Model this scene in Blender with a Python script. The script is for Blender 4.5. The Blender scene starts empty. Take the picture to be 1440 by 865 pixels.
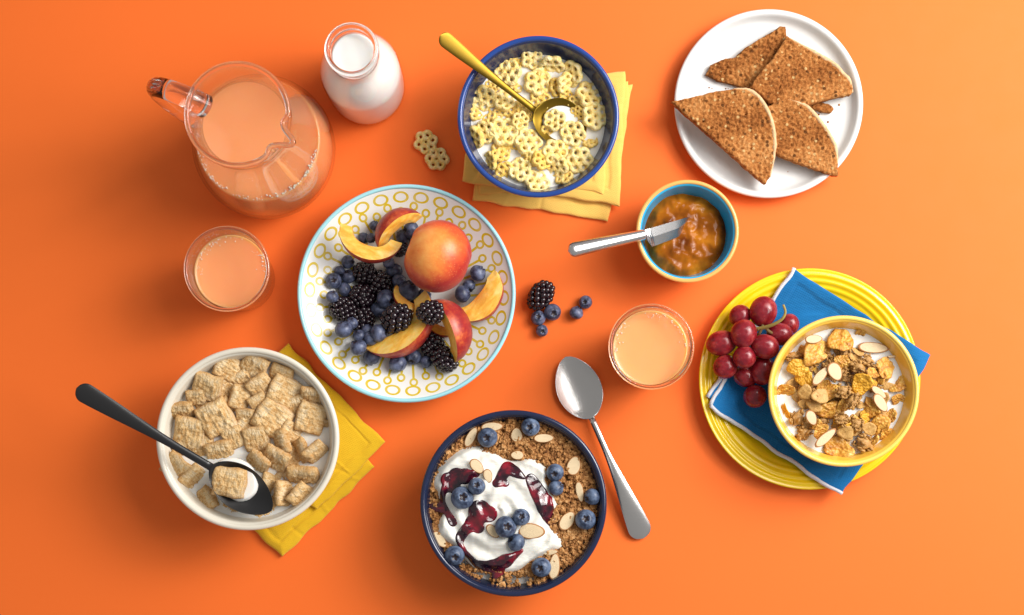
import bpy, bmesh, math, random
import numpy as np
from mathutils import Vector, Matrix, Euler, noise
PI = math.pi
R = math.radians
random.seed(7)
scene = bpy.context.scene
col = scene.collection

# ------------------------------------------------------------------ camera
S = 0.0006                      # metres per photo pixel on the table
H = 1.40                        # camera height above the table
NX, NY = 730.0, 650.0           # photo pixel straight below the lens
FW = 1440 * S
CX, CY = (NX - 720) * S, (432.5 - NY) * S
cam_data = bpy.data.cameras.new('camera')
cam = bpy.data.objects.new('camera', cam_data)
col.objects.link(cam)
cam.location = (CX, CY, H)
cam_data.sensor_width = 36
cam_data.lens = 36 * H / FW
cam_data.shift_x = -CX / FW
cam_data.shift_y = -CY / FW
cam_data.clip_start = 0.01
cam_data.clip_end = 50
scene.camera = cam
scene.render.resolution_x, scene.render.resolution_y = 1024, 615

# ------------------------------------------------------------------ world and lamps
world = bpy.data.worlds.new('World')
scene.world = world
world.use_nodes = True
bg = world.node_tree.nodes['Background']
bg.inputs['Color'].default_value = (1.0, 0.97, 0.94, 1)
bg.inputs['Strength'].default_value = 0.36

def softbox(name, loc, target, size, power, color):
    d = bpy.data.lights.new(name, 'AREA')
    d.shape = 'SQUARE'
    d.size = size
    d.energy = power
    d.color = color
    o = bpy.data.objects.new(name, d)
    col.objects.link(o)
    o.location = loc
    o.rotation_euler = (Vector(target) - Vector(loc)).to_track_quat('-Z', 'Y').to_euler()
    return o
softbox('key_softbox', (1.00, 0.42, 0.92), (0.12, 0.0, 0), 0.40, 9, (1.0, 0.965, 0.91))
softbox('fill_softbox', (1.02, 0.42, 1.05), (0.14, 0.0, 0), 1.20, 32, (1.0, 0.97, 0.94))

scene.view_settings.view_transform = 'Standard'
scene.view_settings.look = 'None'
scene.view_settings.exposure = 0.0
scene.view_settings.gamma = 1.0
scene.view_settings.use_curve_mapping = False
scene.render.engine = 'CYCLES'

# ------------------------------------------------------------------ helpers
def W(px, py, z=0.0):
    k = S * (H - z) / H
    return Vector((CX + (px - NX) * k, CY - (py - NY) * k, z))
def PR(r, z=0.0):
    return r * S * (H - z) / H
def zoom(ox, oy, sc):
    return lambda x, y: (ox + x / sc, oy + y / sc)
def lerp(a, b, t): return a + (b - a) * t
def sst(a, b, x):
    t = np.clip((x - a) / (b - a), 0, 1)
    return t * t * (3 - 2 * t)
def fbm(x, y, z, o=3):
    v, a = 0.0, 1.0
    for _ in range(o):
        v += a * noise.noise(Vector((x, y, z)))
        x, y, z, a = x * 2.03, y * 2.03, z * 2.03, a * 0.5
    return v

def mesh(name, verts, faces, mats, smooth=True, fm=None):
    me = bpy.data.meshes.new(name)
    me.from_pydata([tuple(v) for v in verts], [], [tuple(f) for f in faces])
    for m in (mats if isinstance(mats, (list, tuple)) else [mats]):
        me.materials.append(m)
    if smooth:
        me.polygons.foreach_set('use_smooth', [True] * len(me.polygons))
    if fm is not None:
        me.polygons.foreach_set('material_index', fm)
    me.update()
    return me
def recalc(me):
    bm = bmesh.new(); bm.from_mesh(me)
    bmesh.ops.recalc_face_normals(bm, faces=bm.faces)
    bm.to_mesh(me); bm.free()
    return me
def obj(name, data, parent=None, loc=None, rot=None, scale=None):
    o = bpy.data.objects.new(name, data)
    col.objects.link(o)
    if parent: o.parent = parent
    if loc is not None: o.location = loc
    if rot is not None: o.rotation_euler = rot
    if scale is not None: o.scale = scale if isinstance(scale, (tuple, list)) else (scale,) * 3
    return o
def tag(o, label, cat, group=None, kind=None):
    o['label'] = label
    o['category'] = cat
    if group: o['group'] = group
    if kind: o['kind'] = kind
    return o
def empty(name, loc, label, cat, group=None, rz=0):
    o = bpy.data.objects.new(name, None)
    col.objects.link(o)
    o.location = loc
    o.rotation_euler = (0, 0, rz)
    o.empty_display_size = 0.01
    return tag(o, label, cat, group)

def lathe(name, prof, mats, n=128, fm=None, bump=None):
    verts, faces, fmi = [], [], []
    rings = []
    for (r, z) in prof:
        if r < 1e-7:
            rings.append([len(verts)]); verts.append((0, 0, z))
        else:
            st = len(verts)
            for i in range(n):
                a = 2 * PI * i / n
                rr, zz = (r, z) if bump is None else bump(r, z, a)
                verts.append((rr * math.cos(a), rr * math.sin(a), zz))
            rings.append(list(range(st, st + n)))
    for k in range(len(rings) - 1):
        A, B = rings[k], rings[k + 1]
        for i in range(n):
            j = (i + 1) % n
            if len(A) == 1 and len(B) == 1: continue
            if len(A) == 1: faces.append((A[0], B[j], B[i]))
            elif len(B) == 1: faces.append((A[i], A[j], B[0]))
            else: faces.append((A[i], A[j], B[j], B[i]))
            fmi.append(fm[k] if fm else 0)
    return recalc(mesh(name, verts, faces, mats, True, fmi))

def tube(name, pts, rad, mats, n=12, closed=False):
    """tube along pts; rad number or list"""
    P = [Vector(p) for p in pts]
    m = len(P)
    rads = rad if isinstance(rad, (list, tuple)) else [rad] * m
    verts, faces = [], []
    up = Vector((0, 0, 1))
    prev = None
    for i in range(m):
        a = P[(i - 1) % m] if (closed or i > 0) else P[i]
        b = P[(i + 1) % m] if (closed or i < m - 1) else P[i]
        t = (b - a).normalized()
        if prev is None:
            s = t.cross(up)
            if s.length < 1e-4: s = t.cross(Vector((1, 0, 0)))
        else:
            s = prev - t * prev.dot(t)
        s.normalize(); prev = s
        u = s.cross(t)
        for k in range(n):
            an = 2 * PI * k / n
            verts.append(P[i] + rads[i] * (math.cos(an) * s + math.sin(an) * u))
    for i in range(m if closed else m - 1):
        for k in range(n):
            A, B = i * n, ((i + 1) % m) * n
            faces.append((A + k, A + (k + 1) % n, B + (k + 1) % n, B + k))
    if not closed:
        c0 = len(verts); verts.append(P[0]); c1 = len(verts); verts.append(P[-1])
        for k in range(n):
            faces.append((c0, (k + 1) % n, k))
            faces.append((c1, (m - 1) * n + k, (m - 1) * n + (k + 1) % n))
    return recalc(mesh(name, verts, faces, mats))

def catmull(pts, per=8, closed=False):
    P = [np.array(p, float) for p in pts]
    n = len(P); out = []
    for i in range(n if closed else n - 1):
        p0 = P[(i - 1) % n] if (closed or i > 0) else P[i]
        p1 = P[i]; p2 = P[(i + 1) % n]
        p3 = P[(i + 2) % n] if (closed or i < n - 2) else p2
        for k in range(per):
            t = k / per
            out.append(0.5 * ((2 * p1) + (-p0 + p2) * t + (2 * p0 - 5 * p1 + 4 * p2 - p3) * t * t + (-p0 + 3 * p1 - 3 * p2 + p3) * t ** 3))
    if not closed: out.append(P[-1])
    return [tuple(p) for p in out]

def sdf_poly(poly):
    P = np.array(poly, float)
    def f(X, Y):
        d = np.full(X.shape, 1e9); ins = np.zeros(X.shape, bool)
        n = len(P)
        for i in range(n):
            ax, ay = P[i]; bx, by = P[(i + 1) % n]
            ex, ey = bx - ax, by - ay
            t = np.clip(((X - ax) * ex + (Y - ay) * ey) / (ex * ex + ey * ey + 1e-18), 0, 1)
            d = np.minimum(d, np.hypot(X - ax - t * ex, Y - ay - t * ey))
            c = ((ay > Y) != (by > Y))
            with np.errstate(divide='ignore', invalid='ignore'):
                xi = ex * (Y - ay) / (by - ay if by != ay else 1e-12) + ax
            ins ^= c & (X < xi)
        return np.where(ins, d, -d)
    return f
def sdf_circles(cs, k=0.002):
    def f(X, Y):
        acc = np.zeros(X.shape)
        for (x, y, r) in cs:
            acc += np.exp((r - np.hypot(X - x, Y - y)) / k)
        return k * np.log(acc + 1e-30)
    return f
def field_solid(name, sdf, bounds, cell, ztop, zbot, mats):
    """solid whose plan is sdf>0 ; ztop(X,Y,D) zbot(X,Y)"""
    x0, x1, y0, y1 = bounds
    nx, ny = int((x1 - x0) / cell) + 2, int((y1 - y0) / cell) + 2
    X, Y = np.meshgrid(x0 + np.arange(nx) * cell, y0 + np.arange(ny) * cell, indexing='ij')
    D = sdf(X, Y)
    ins = D > 0
    cm = (ins[:-1, :-1].astype(int) + ins[1:, :-1] + ins[:-1, 1:] + ins[1:, 1:]) >= 2
    e = cell * 0.5
    gx = (sdf(X + e, Y) - sdf(X - e, Y)) / cell
    gy = (sdf(X, Y + e) - sdf(X, Y - e)) / cell
    gl = np.hypot(gx, gy) + 1e-9
    out = D < 0
    st = np.clip(-D, 0, cell * 1.6)
    X2 = np.where(out, X + gx / gl * st, X); Y2 = np.where(out, Y + gy / gl * st, Y)
    D2 = np.where(out, 0, D)
    ZT = ztop(X2, Y2, D2); ZB = zbot(X2, Y2)
    used = np.zeros((nx, ny), bool)
    used[:-1, :-1] |= cm; used[1:, :-1] |= cm; used[:-1, 1:] |= cm; used[1:, 1:] |= cm
    idx = -np.ones((nx, ny), int); nu = int(used.sum()); idx[used] = np.arange(nu)
    verts = np.concatenate([np.stack([X2[used], Y2[used], ZT[used]], 1), np.stack([X2[used], Y2[used], ZB[used]], 1)])
    faces = []; ec = {}
    for i, j in np.argwhere(cm):
        q = (idx[i, j], idx[i + 1, j], idx[i + 1, j + 1], idx[i, j + 1])
        faces.append(q)
        for k in range(4):
            a, b = q[k], q[(k + 1) % 4]
            if (b, a) in ec: del ec[(b, a)]
            else: ec[(a, b)] = 1
    nf = len(faces)
    faces += [tuple(v + nu for v in reversed(f)) for f in faces[:nf]]
    faces += [(b, a, a + nu, b + nu) for (a, b) in ec]
    return mesh(name, verts.tolist(), [tuple(int(v) for v in f) for f in faces], mats)

# clock-face wording so that every scattered piece has a findable place
HOURS = ['twelve', 'one', 'two', 'three', 'four', 'five', 'six', 'seven', 'eight', 'nine', 'ten', 'eleven']
seen_labels = set()
def where(cx, cy, r, px, py):
    dx, dy = px - cx, cy - py
    q = math.hypot(dx, dy) / r
    a = (math.atan2(dx, dy) / (2 * PI) * 24) % 24
    k = int(round(a)) % 24
    hr = (HOURS[k // 2] + " o'clock") if k % 2 == 0 else ('half past ' + HOURS[k // 2])
    zone = 'at the rim' if q > .8 else 'near the rim' if q > .62 else 'midway out' if q > .38 else 'near the middle'
    return f'{hr}, {zone}'
def uniq(base, place, extra=()):
    for e in ('',) + tuple(extra) + (', partly tucked under', ', beside its twin', ', lowest there', ', smallest there'):
        t = f'{base} at {place}{e}'
        if t not in seen_labels:
            seen_labels.add(t); return t
    return t

# ------------------------------------------------------------------ materials
class NB:
    """tiny node builder"""
    def __init__(s, name):
        s.m = bpy.data.materials.new(name); s.m.use_nodes = True
        s.t = s.m.node_tree; s.b = s.t.nodes['Principled BSDF']; s.o = s.t.nodes['Material Output']
    def n(s, typ, **kw):
        x = s.t.nodes.new(typ)
        for k, v in kw.items(): setattr(x, k, v)
        return x
    def link(s, a, b): s.t.links.new(a, b)
    def setin(s, node, key, v):
        i = node.inputs[key]
        if isinstance(v, bpy.types.NodeSocket): s.link(v, i)
        else: i.default_value = v
    def math(s, op, a, b=0.0, c=None, clamp=False):
        x = s.n('ShaderNodeMath', operation=op, use_clamp=clamp)
        s.setin(x, 0, a); s.setin(x, 1, b)
        if c is not None: s.setin(x, 2, c)
        return x.outputs[0]
    def coord(s, which='Object', scale=None):
        tc = s.n('ShaderNodeTexCoord').outputs[which]
        if scale:
            mp = s.n('ShaderNodeMapping'); s.link(tc, mp.inputs[0]); mp.inputs['Scale'].default_value = scale
            return mp.outputs[0]
        return tc
    def noise(s, vec, scale, detail=3, rough=.55, dist=0):
        x = s.n('ShaderNodeTexNoise'); s.link(vec, x.inputs['Vector'])
        x.inputs['Scale'].default_value = scale; x.inputs['Detail'].default_value = detail
        x.inputs['Roughness'].default_value = rough; x.inputs['Distortion'].default_value = dist
        return x.outputs['Fac']
    def vor(s, vec, scale, feature='F1', out='Distance'):
        x = s.n('ShaderNodeTexVoronoi', feature=feature); s.link(vec, x.inputs['Vector'])
        x.inputs['Scale'].default_value = scale
        return x.outputs[out]
    def ramp(s, fac, stops):
        x = s.n('ShaderNodeValToRGB'); s.link(fac, x.inputs[0])
        el = x.color_ramp.elements
        while len(el) > 1: el.remove(el[-1])
        for i, (p, c) in enumerate(stops):
            e = el[0] if i == 0 else el.new(p)
            e.position = p; e.color = (*c, 1)
        return x.outputs[0]
    def mix(s, fac, a, b, mode='MIX'):
        x = s.n('ShaderNodeMix', data_type='RGBA', blend_type=mode)
        s.setin(x, 0, fac)
        for i, v in ((6, a), (7, b)):
            if isinstance(v, bpy.types.NodeSocket): s.link(v, x.inputs[i])
            else: x.inputs[i].default_value = (*v, 1)
        return x.outputs[2]
    def rand(s): return s.n('ShaderNodeObjectInfo').outputs['Random']
    def color(s, c):
        if isinstance(c, bpy.types.NodeSocket): s.link(c, s.b.inputs['Base Color'])
        else: s.b.inputs['Base Color'].default_value = (*c, 1)
    def bump(s, h, dist, strength=1.0):
        x = s.n('ShaderNodeBump'); s.link(h, x.inputs['Height'])
        x.inputs['Distance'].default_value = dist; x.inputs['Strength'].default_value = strength
        s.link(x.outputs[0], s.b.inputs['Normal'])
    def p(s, **kw):
        for k, v in kw.items():
            s.setin(s.b, {'rough': 'Roughness', 'metal': 'Metallic', 'spec': 'Specular IOR Level', 'coat': 'Coat Weight', 'coatr': 'Coat Roughness',
                          'trans': 'Transmission Weight', 'ior': 'IOR', 'sss': 'Subsurface Weight', 'ssss': 'Subsurface Scale', 'sheen': 'Sheen Weight'}[k], v)
        return s
    def sssr(s, r): s.b.inputs['Subsurface Radius'].default_value = r

def simple(name, c1, c2=None, rough=.5, nscale=60, bump=0, bscale=200, **kw):
    nb = NB(name); v = nb.coord()
    if c2: nb.color(nb.mix(nb.math('MULTIPLY', nb.noise(v, nscale), 1.0), c1, c2))
    else: nb.color(c1)
    nb.p(rough=rough, **kw)
    if bump: nb.bump(nb.noise(v, bscale, 4), bump)
    return nb.m

def m_table():
    nb = NB('orange_backdrop'); v = nb.coord()
    nb.color(nb.mix(nb.noise(v, 3, 2), (0.87, 0.158, 0.022), (0.89, 0.168, 0.025)))
    nb.p(rough=nb.math('MULTIPLY_ADD', nb.noise(v, 40, 3), .1, .55), spec=.22)
    nb.bump(nb.noise(v, 900, 4), 0.00012, .5)
    return nb.m
M_TABLE = m_table()

def ceramic(name, c, rough=.16, c2=None, speck=None):
    nb = NB(name); v = nb.coord()
    cc = nb.mix(nb.noise(v, 14, 4), c, c2 or tuple(x * .93 for x in c))
    if speck:
        cc = nb.mix(nb.math('LESS_THAN', nb.vor(v, 900), .12), cc, speck)
    nb.color(cc)
    nb.p(rough=nb.math('MULTIPLY_ADD', nb.noise(v, 25, 3), .12, rough - .04), spec=.5, coat=.25, coatr=.06)
    nb.bump(nb.noise(v, 60, 2), 0.0004, .35)
    return nb.m
M_WHITE = ceramic('white_glaze', (.76, .76, .75), .28)
M_NAVY = ceramic('navy_glaze', (.016, .026, .085), .14)
M_NAVYRIM = ceramic('navy_rim_glaze', (.014, .055, .26), .14)
M_NAVY2 = ceramic('dark_navy_glaze', (.008, .013, .038), .14)
M_NAVY2RIM = ceramic('dark_navy_rim_glaze', (.010, .017, .055), .12)
M_CREAM = ceramic('cream_stoneware', (.76, .71, .60), .38)
M_TURQ = ceramic('turquoise_glaze', (.020, .35, .64), .2, (.03, .42, .70))
M_ORANGEG = ceramic('orange_outer_glaze', (.86, .33, .035), .22)
M_CREAMRIM = ceramic('pale_rim_glaze', (.86, .44, .12), .2)
M_YELLOW = ceramic('yellow_glaze', (.88, .60, .006), .2)
M_YBOWL = ceramic('yellow_bowl_glaze', (.84, .47, .05), .2, (.86, .50, .07))
M_YBRIM = ceramic('yellow_bowl_rim', (.86, .60, .12), .2)
M_AQUA = ceramic('aqua_rim_glaze', (.36, .72, .80), .2)

def m_pattern(Rp):
    nb = NB('patterned_plate_glaze'); v = nb.coord()
    sp = nb.n('ShaderNodeSeparateXYZ'); nb.link(v, sp.inputs[0])
    x, y = sp.outputs[0], sp.outputs[1]
    r = nb.math('DIVIDE', nb.math('SQRT', nb.math('ADD', nb.math('MULTIPLY', x, x), nb.math('MULTIPLY', y, y))), Rp)
    th = nb.math('DIVIDE', nb.math('ARCTAN2', y, x), 2 * PI)
    def cells(N, off=0):
        t = nb.math('ADD', nb.math('MULTIPLY', th, N), off)
        c = nb.math('ROUND', t)
        d = nb.math('MULTIPLY', nb.math('MULTIPLY', nb.math('SUBTRACT', t, c), 2 * PI / N), r)
        return c, d
    def ring(d, dr, a, b, st):
        u = nb.math('SQRT', nb.math('ADD', nb.math('POWER', nb.math('DIVIDE', nb.math('ABSOLUTE', d), a), 2), nb.math('POWER', nb.math('DIVIDE', nb.math('ABSOLUTE', dr), b), 2)))
        return nb.math('LESS_THAN', nb.math('ABSOLUTE', nb.math('SUBTRACT', u, 1)), st)
    c1, d1 = cells(30, .2)
    o = ring(d1, nb.math('SUBTRACT', r, .905), .062, .041, .20)
    c2, d2 = cells(42)
    par = nb.math('ABSOLUTE', nb.math('MODULO', c2, 2))
    rc = nb.math('MULTIPLY_ADD', par, -.045, .825)
    ci = ring(d2, nb.math('SUBTRACT', r, rc), .031, .031, .32)
    lo = nb.math('MULTIPLY_ADD', par, .09, .52)
    ln = nb.math('MULTIPLY', nb.math('LESS_THAN', nb.math('ABSOLUTE', d2), .0115),
                 nb.math('MULTIPLY', nb.math('GREATER_THAN', r, lo), nb.math('LESS_THAN', r, nb.math('SUBTRACT', rc, .03))))
    mask = nb.math('MAXIMUM', nb.math('MAXIMUM', o, ci), ln)
    wear = nb.math('MULTIPLY', mask, nb.math('MULTIPLY_ADD', nb.noise(v, 120, 3), .5, .70, clamp=True))
    base = nb.mix(nb.noise(v, 18, 3), (.80, .80, .77), (.75, .75, .73))
    nb.color(nb.mix(wear, base, (.64, .46, .010)))
    nb.p(rough=.22, coat=.2, coatr=.08)
    return nb.m

def m_cloth(name, c, c2, weave=1500):
    nb = NB(name); v = nb.coord()
    sp = nb.n('ShaderNodeSeparateXYZ'); nb.link(v, sp.inputs[0])
    w1 = nb.math('SINE', nb.math('MULTIPLY', nb.math('ADD', sp.outputs[0], nb.math('MULTIPLY', sp.outputs[1], .35)), weave * 2))
    w2 = nb.math('SINE', nb.math('MULTIPLY', nb.math('SUBTRACT', sp.outputs[1], nb.math('MULTIPLY', sp.outputs[0], .35)), weave * 2))
    w = nb.math('MULTIPLY', w1, w2)
    st = nb.n('ShaderNodeMapping'); nb.link(v, st.inputs[0]); st.inputs['Scale'].default_value = (30, 600, 1); st.inputs['Rotation'].default_value = (0, 0, .35)
    n1 = nb.noise(st.outputs[0], 1, 3)
    nb.color(nb.mix(nb.math('MULTIPLY_ADD', n1, .7, nb.math('MULTIPLY', nb.noise(v, 35, 3), .35)), c, c2))
    nb.p(rough=.85, spec=.15, sheen=.25)
    h = nb.math('ADD', nb.math('MULTIPLY', w, .35), nb.math('ADD', nb.noise(v, 400, 4), nb.math('MULTIPLY', n1, .8)))
    nb.bump(h, .0004, .6)
    return nb.m
M_YCLOTH = m_cloth('yellow_cotton', (.80, .47, .09), (.88, .58, .15))
M_YCLOTH2 = m_cloth('mustard_cotton', (.66, .385, .010), (.75, .47, .018))
M_BCLOTH = m_cloth('blue_linen', (.003, .105, .30), (.008, .165, .42), 1200)
M_HEM = m_cloth('white_hem', (.70, .70, .72), (.55, .58, .64))

def m_thin(name, tint=(.992, .994, .994), ior=1.45, edge=.5, power=4.0):
    """thin clear wall: see-through with Fresnel reflection"""
    nb = NB(name); t = nb.t
    tr = nb.n('ShaderNodeBsdfTransparent'); tr.inputs[0].default_value = (*tint, 1)
    gl = nb.n('ShaderNodeBsdfGlossy'); gl.inputs['Roughness'].default_value = .03
    fr = nb.n('ShaderNodeLayerWeight'); fr.inputs['Blend'].default_value = .5
    v = nb.coord()
    bp = nb.n('ShaderNodeBump'); bp.inputs['Distance'].default_value = .0006; bp.inputs['Strength'].default_value = .6
    nb.link(nb.noise(v, 45, 2), bp.inputs['Height'])
    nb.link(bp.outputs[0], fr.inputs['Normal']); nb.link(bp.outputs[0], gl.inputs['Normal'])
    mx = nb.n('ShaderNodeMixShader')
    nb.link(nb.math('MULTIPLY_ADD', nb.math('POWER', fr.outputs['Facing'], power), .85, .045, clamp=True), mx.inputs[0])
    nb.link(tr.outputs[0], mx.inputs[1]); nb.link(gl.outputs[0], mx.inputs[2])
    nb.link(mx.outputs[0], nb.o.inputs['Surface'])
    return nb.m
M_THIN = m_thin('clear_glass_wall')
def m_glass():
    nb = NB('solid_clear_glass')
    nb.color((.98, .97, .96)); nb.p(rough=.02, trans=1.0, ior=1.47)
    return nb.m
M_GLASS = m_glass()

def m_juice(name, c, c2):
    nb = NB(name); v = nb.coord()
    nb.color(nb.mix(nb.noise(v, 30, 4), c, c2))
    nb.p(rough=.12, spec=.4, sss=.75, ssss=.018); nb.sssr((1.0, .5, .2))
    return nb.m
M_JUICE = m_juice('grapefruit_juice', (.88, .325, .125), (.90, .37, .155))
M_JUICE2 = m_juice('peach_juice', (.92, .365, .135), (.94, .41, .165))
def m_milk(name='milk', c=(.83, .815, .77)):
    nb = NB(name); nb.color(c)
    nb.p(rough=.22, spec=.45, sss=.4, ssss=.006); nb.sssr((1, .8, .6))
    return nb.m
M_MILK = m_milk()
M_MILKB = m_milk('bottle_milk', (.90, .89, .86))
M_YOG = None
def m_yog():
    nb = NB('yogurt'); v = nb.coord()
    nb.color((.80, .785, .725)); nb.p(rough=.38, sss=.3, ssss=.004); nb.sssr((1, .8, .6))
    st = nb.n('ShaderNodeMapping'); nb.link(v, st.inputs[0]); st.inputs['Scale'].default_value = (40, 160, 60); st.inputs['Rotation'].default_value = (0, 0, .6)
    nb.bump(nb.noise(st.outputs[0], 1, 3, .5, 1.2), .0016, .5)
    return nb.m
M_YOG = m_yog()

def m_metal(name, c, rough, c2=None, aniso=(20, 900, 20)):
    nb = NB(name); v = nb.coord()
    nb.color(nb.mix(nb.noise(v, 40, 3), c, c2 or c))
    sc = nb.n('ShaderNodeMapping'); nb.link(v, sc.inputs[0]); sc.inputs['Scale'].default_value = aniso
    nb.p(metal=1.0, rough=nb.math('MULTIPLY_ADD', nb.noise(sc.outputs[0], 1, 3), .06, rough - .02))
    return nb.m
M_STEEL = m_metal('brushed_steel', (.62, .61, .60), .24)
M_KNIFE = m_metal('polished_steel', (.66, .65, .65), .24, None, (30, 30, 30))
M_GOLD = m_metal('brass_gold', (.185, .115, .014), .40, (.23, .145, .02))
def m_black():
    nb = NB('black_coated_metal'); v = nb.coord()
    nb.color((.012, .012, .013)); nb.p(rough=nb.math('MULTIPLY_ADD', nb.noise(v, 80, 3), .12, .26), spec=.5, metal=.0)
    return nb.m
M_BLACK = m_black()

def m_honey(name, wet):
    nb = NB(name); v = nb.coord()
    n1 = nb.noise(v, 260, 4)
    c = nb.ramp(n1, [(.3, (.78, .50, .10)), (.5, (.87, .70, .30)), (.7, (.90, .79, .48))])
    c = nb.mix(nb.math('MULTIPLY_ADD', nb.rand(), .25, wet), c, (.82, .50, .045))
    nb.color(c); nb.p(rough=.6, spec=.3, sss=.15, ssss=.002)
    nb.bump(nb.math('ADD', nb.noise(v, 700, 4), nb.math('MULTIPLY', nb.vor(v, 900), -.8)), .0007, .8)
    return nb.m
M_HONEY = m_honey('crisp_honeycomb_cereal', .0)
M_HONEYW = m_honey('soaked_honeycomb_cereal', .42)
def m_wheat():
    nb = NB('wheat_cereal'); v = nb.coord()
    mp = nb.n('ShaderNodeMapping'); nb.link(v, mp.inputs[0]); mp.inputs['Scale'].default_value = (900, 160, 300)
    mq = nb.n('ShaderNodeMapping'); nb.link(v, mq.inputs[0]); mq.inputs['Scale'].default_value = (220, 1100, 300)
    s1 = nb.math('MULTIPLY_ADD', nb.noise(mp.outputs[0], 1, 4, .7, .8), .6, nb.math('MULTIPLY', nb.noise(mq.outputs[0], 1, 3, .7, .5), .4))
    n2 = nb.noise(v, 130, 5, .7)
    c = nb.ramp(nb.math('ADD', nb.math('MULTIPLY', s1, .55), nb.math('MULTIPLY', n2, .45)),
                [(.34, (.25, .085, .018)), (.43, (.58, .30, .095)), (.51, (.80, .56, .28)), (.62, (.90, .76, .54))])
    c = nb.mix(nb.math('MULTIPLY', nb.rand(), .25), c, (.70, .44, .17))
    sx = nb.n('ShaderNodeSeparateXYZ'); nb.link(v, sx.inputs[0])
    ed = nb.math('MAXIMUM', nb.math('ABSOLUTE', sx.outputs[0]), nb.math('ABSOLUTE', sx.outputs[1]))
    ed = nb.math('MULTIPLY_ADD', nb.math('ADD', ed, nb.math('MULTIPLY', n2, .004)), 420, -4.35, clamp=True)
    c = nb.mix(nb.math('MULTIPLY', ed, .5), c, (.42, .19, .05))
    nb.color(c); nb.p(rough=.75, spec=.2)
    nb.bump(nb.math('ADD', s1, nb.noise(v, 900, 3)), .0013, .9)
    return nb.m
M_WHEAT = m_wheat()
def m_toast():
    nb = NB('toasted_bread'); v = nb.coord()
    n1 = nb.noise(v, 420, 6, .8); n2 = nb.noise(v, 26, 3)
    c = nb.ramp(nb.math('ADD', nb.math('MULTIPLY', n1, .64), nb.math('MULTIPLY', n2, .36)),
                [(.37, (.095, .028, .007)), (.45, (.29, .095, .022)), (.53, (.46, .18, .048)), (.64, (.66, .33, .12))])
    vd = nb.vor(v, 210)
    sel = nb.vor(v, 210, out='Color')
    ss = nb.n('ShaderNodeSeparateColor'); nb.link(sel, ss.inputs[0])
    seeds = nb.math('MULTIPLY', nb.math('LESS_THAN', vd, .26), nb.math('GREATER_THAN', ss.outputs[0], .66))
    c = nb.mix(nb.math('MULTIPLY', seeds, .8), c, (.68, .46, .20))
    holes = nb.math('MULTIPLY', nb.math('LESS_THAN', vd, .30), nb.math('LESS_THAN', ss.outputs[0], .26))
    c = nb.mix(nb.math('MULTIPLY', holes, .75), c, (.075, .026, .008))
    nb.color(c); nb.p(rough=.85, spec=.12)
    h = nb.math('ADD', n1, nb.math('SUBTRACT', nb.math('MULTIPLY', seeds, .5), nb.math('MULTIPLY', holes, .9)))
    nb.bump(h, .0015, 1.0)
    return nb.m
M_TOAST = m_toast()
M_CRUST = simple('bread_crust', (.52, .28, .10), (.78, .58, .36), .85, 240, .0008, 500)

def m_blueberry(name, skin, bloom, amt):
    nb = NB(name); v = nb.coord()
    sp = nb.n('ShaderNodeSeparateXYZ'); nb.link(v, sp.inputs[0])
    n = nb.noise(v, 190, 4, .6)
    f = nb.math('MULTIPLY', nb.math('MULTIPLY_ADD', n, 2.6, -.80, clamp=True), amt)
    f = nb.math('MULTIPLY', f, nb.math('MULTIPLY_ADD', nb.rand(), .5, .6))
    c = nb.mix(f, skin, bloom)
    rr = nb.math('SQRT', nb.math('ADD', nb.math('MULTIPLY', sp.outputs[0], sp.outputs[0]), nb.math('MULTIPLY', sp.outputs[1], sp.outputs[1])))
    an = nb.math('ARCTAN2', sp.outputs[1], sp.outputs[0])
    lim = nb.math('MULTIPLY_ADD', nb.math('COSINE', nb.math('MULTIPLY', an, 5)), .0006, .0024)
    cal = nb.math('MULTIPLY', nb.math('LESS_THAN', rr, lim), nb.math('GREATER_THAN', sp.outputs[2], 0))
    nb.color(nb.mix(cal, c, (.022, .014, .018)))
    nb.p(rough=.38, spec=.4)
    nb.bump(n, .0003, .5)
    return nb.m
M_BLUE = m_blueberry('dark_blueberry_skin', (.012, .014, .034), (.16, .19, .31), 1.0)
M_BLUE2 = m_blueberry('bloomy_blueberry_skin', (.014, .022, .055), (.16, .22, .34), 1.0)
def m_blackberry():
    nb = NB('blackberry_drupelets'); v = nb.coord()
    nb.color(nb.mix(nb.noise(v, 300, 2), (.005, .003, .006), (.020, .006, .012)))
    nb.p(rough=.18, spec=.6, coat=.3)
    return nb.m
M_BLACKB = m_blackberry()
def m_grape():
    nb = NB('red_grape_skin'); v = nb.coord()
    n = nb.noise(v, 110, 4, .6)
    c = nb.ramp(n, [(.3, (.13, .005, .011)), (.5, (.26, .010, .017)), (.7, (.42, .050, .038))])
    nb.color(nb.mix(nb.math('MULTIPLY', nb.rand(), .5), c, (.20, .008, .024)))
    bl = nb.math('MULTIPLY_ADD', nb.noise(v, 60, 5, .7), 2.2, -1.0, clamp=True)
    c2 = nb.mix(nb.math('MULTIPLY', nb.rand(), .5), c, (.17, .006, .016))
    nb.color(nb.mix(nb.math('MULTIPLY', bl, .20), c2, (.50, .22, .24)))
    nb.p(rough=nb.math('MULTIPLY_ADD', bl, .35, .20), spec=.5, sss=.35, ssss=.004)
    return nb.m
M_GRAPE = m_grape()
M_STEM = simple('grape_stem', (.42, .34, .08), (.28, .20, .05), .7, 90)
M_STEMD = simple('dry_grape_stem', (.11, .06, .02), (.2, .13, .04), .8, 200)
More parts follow.
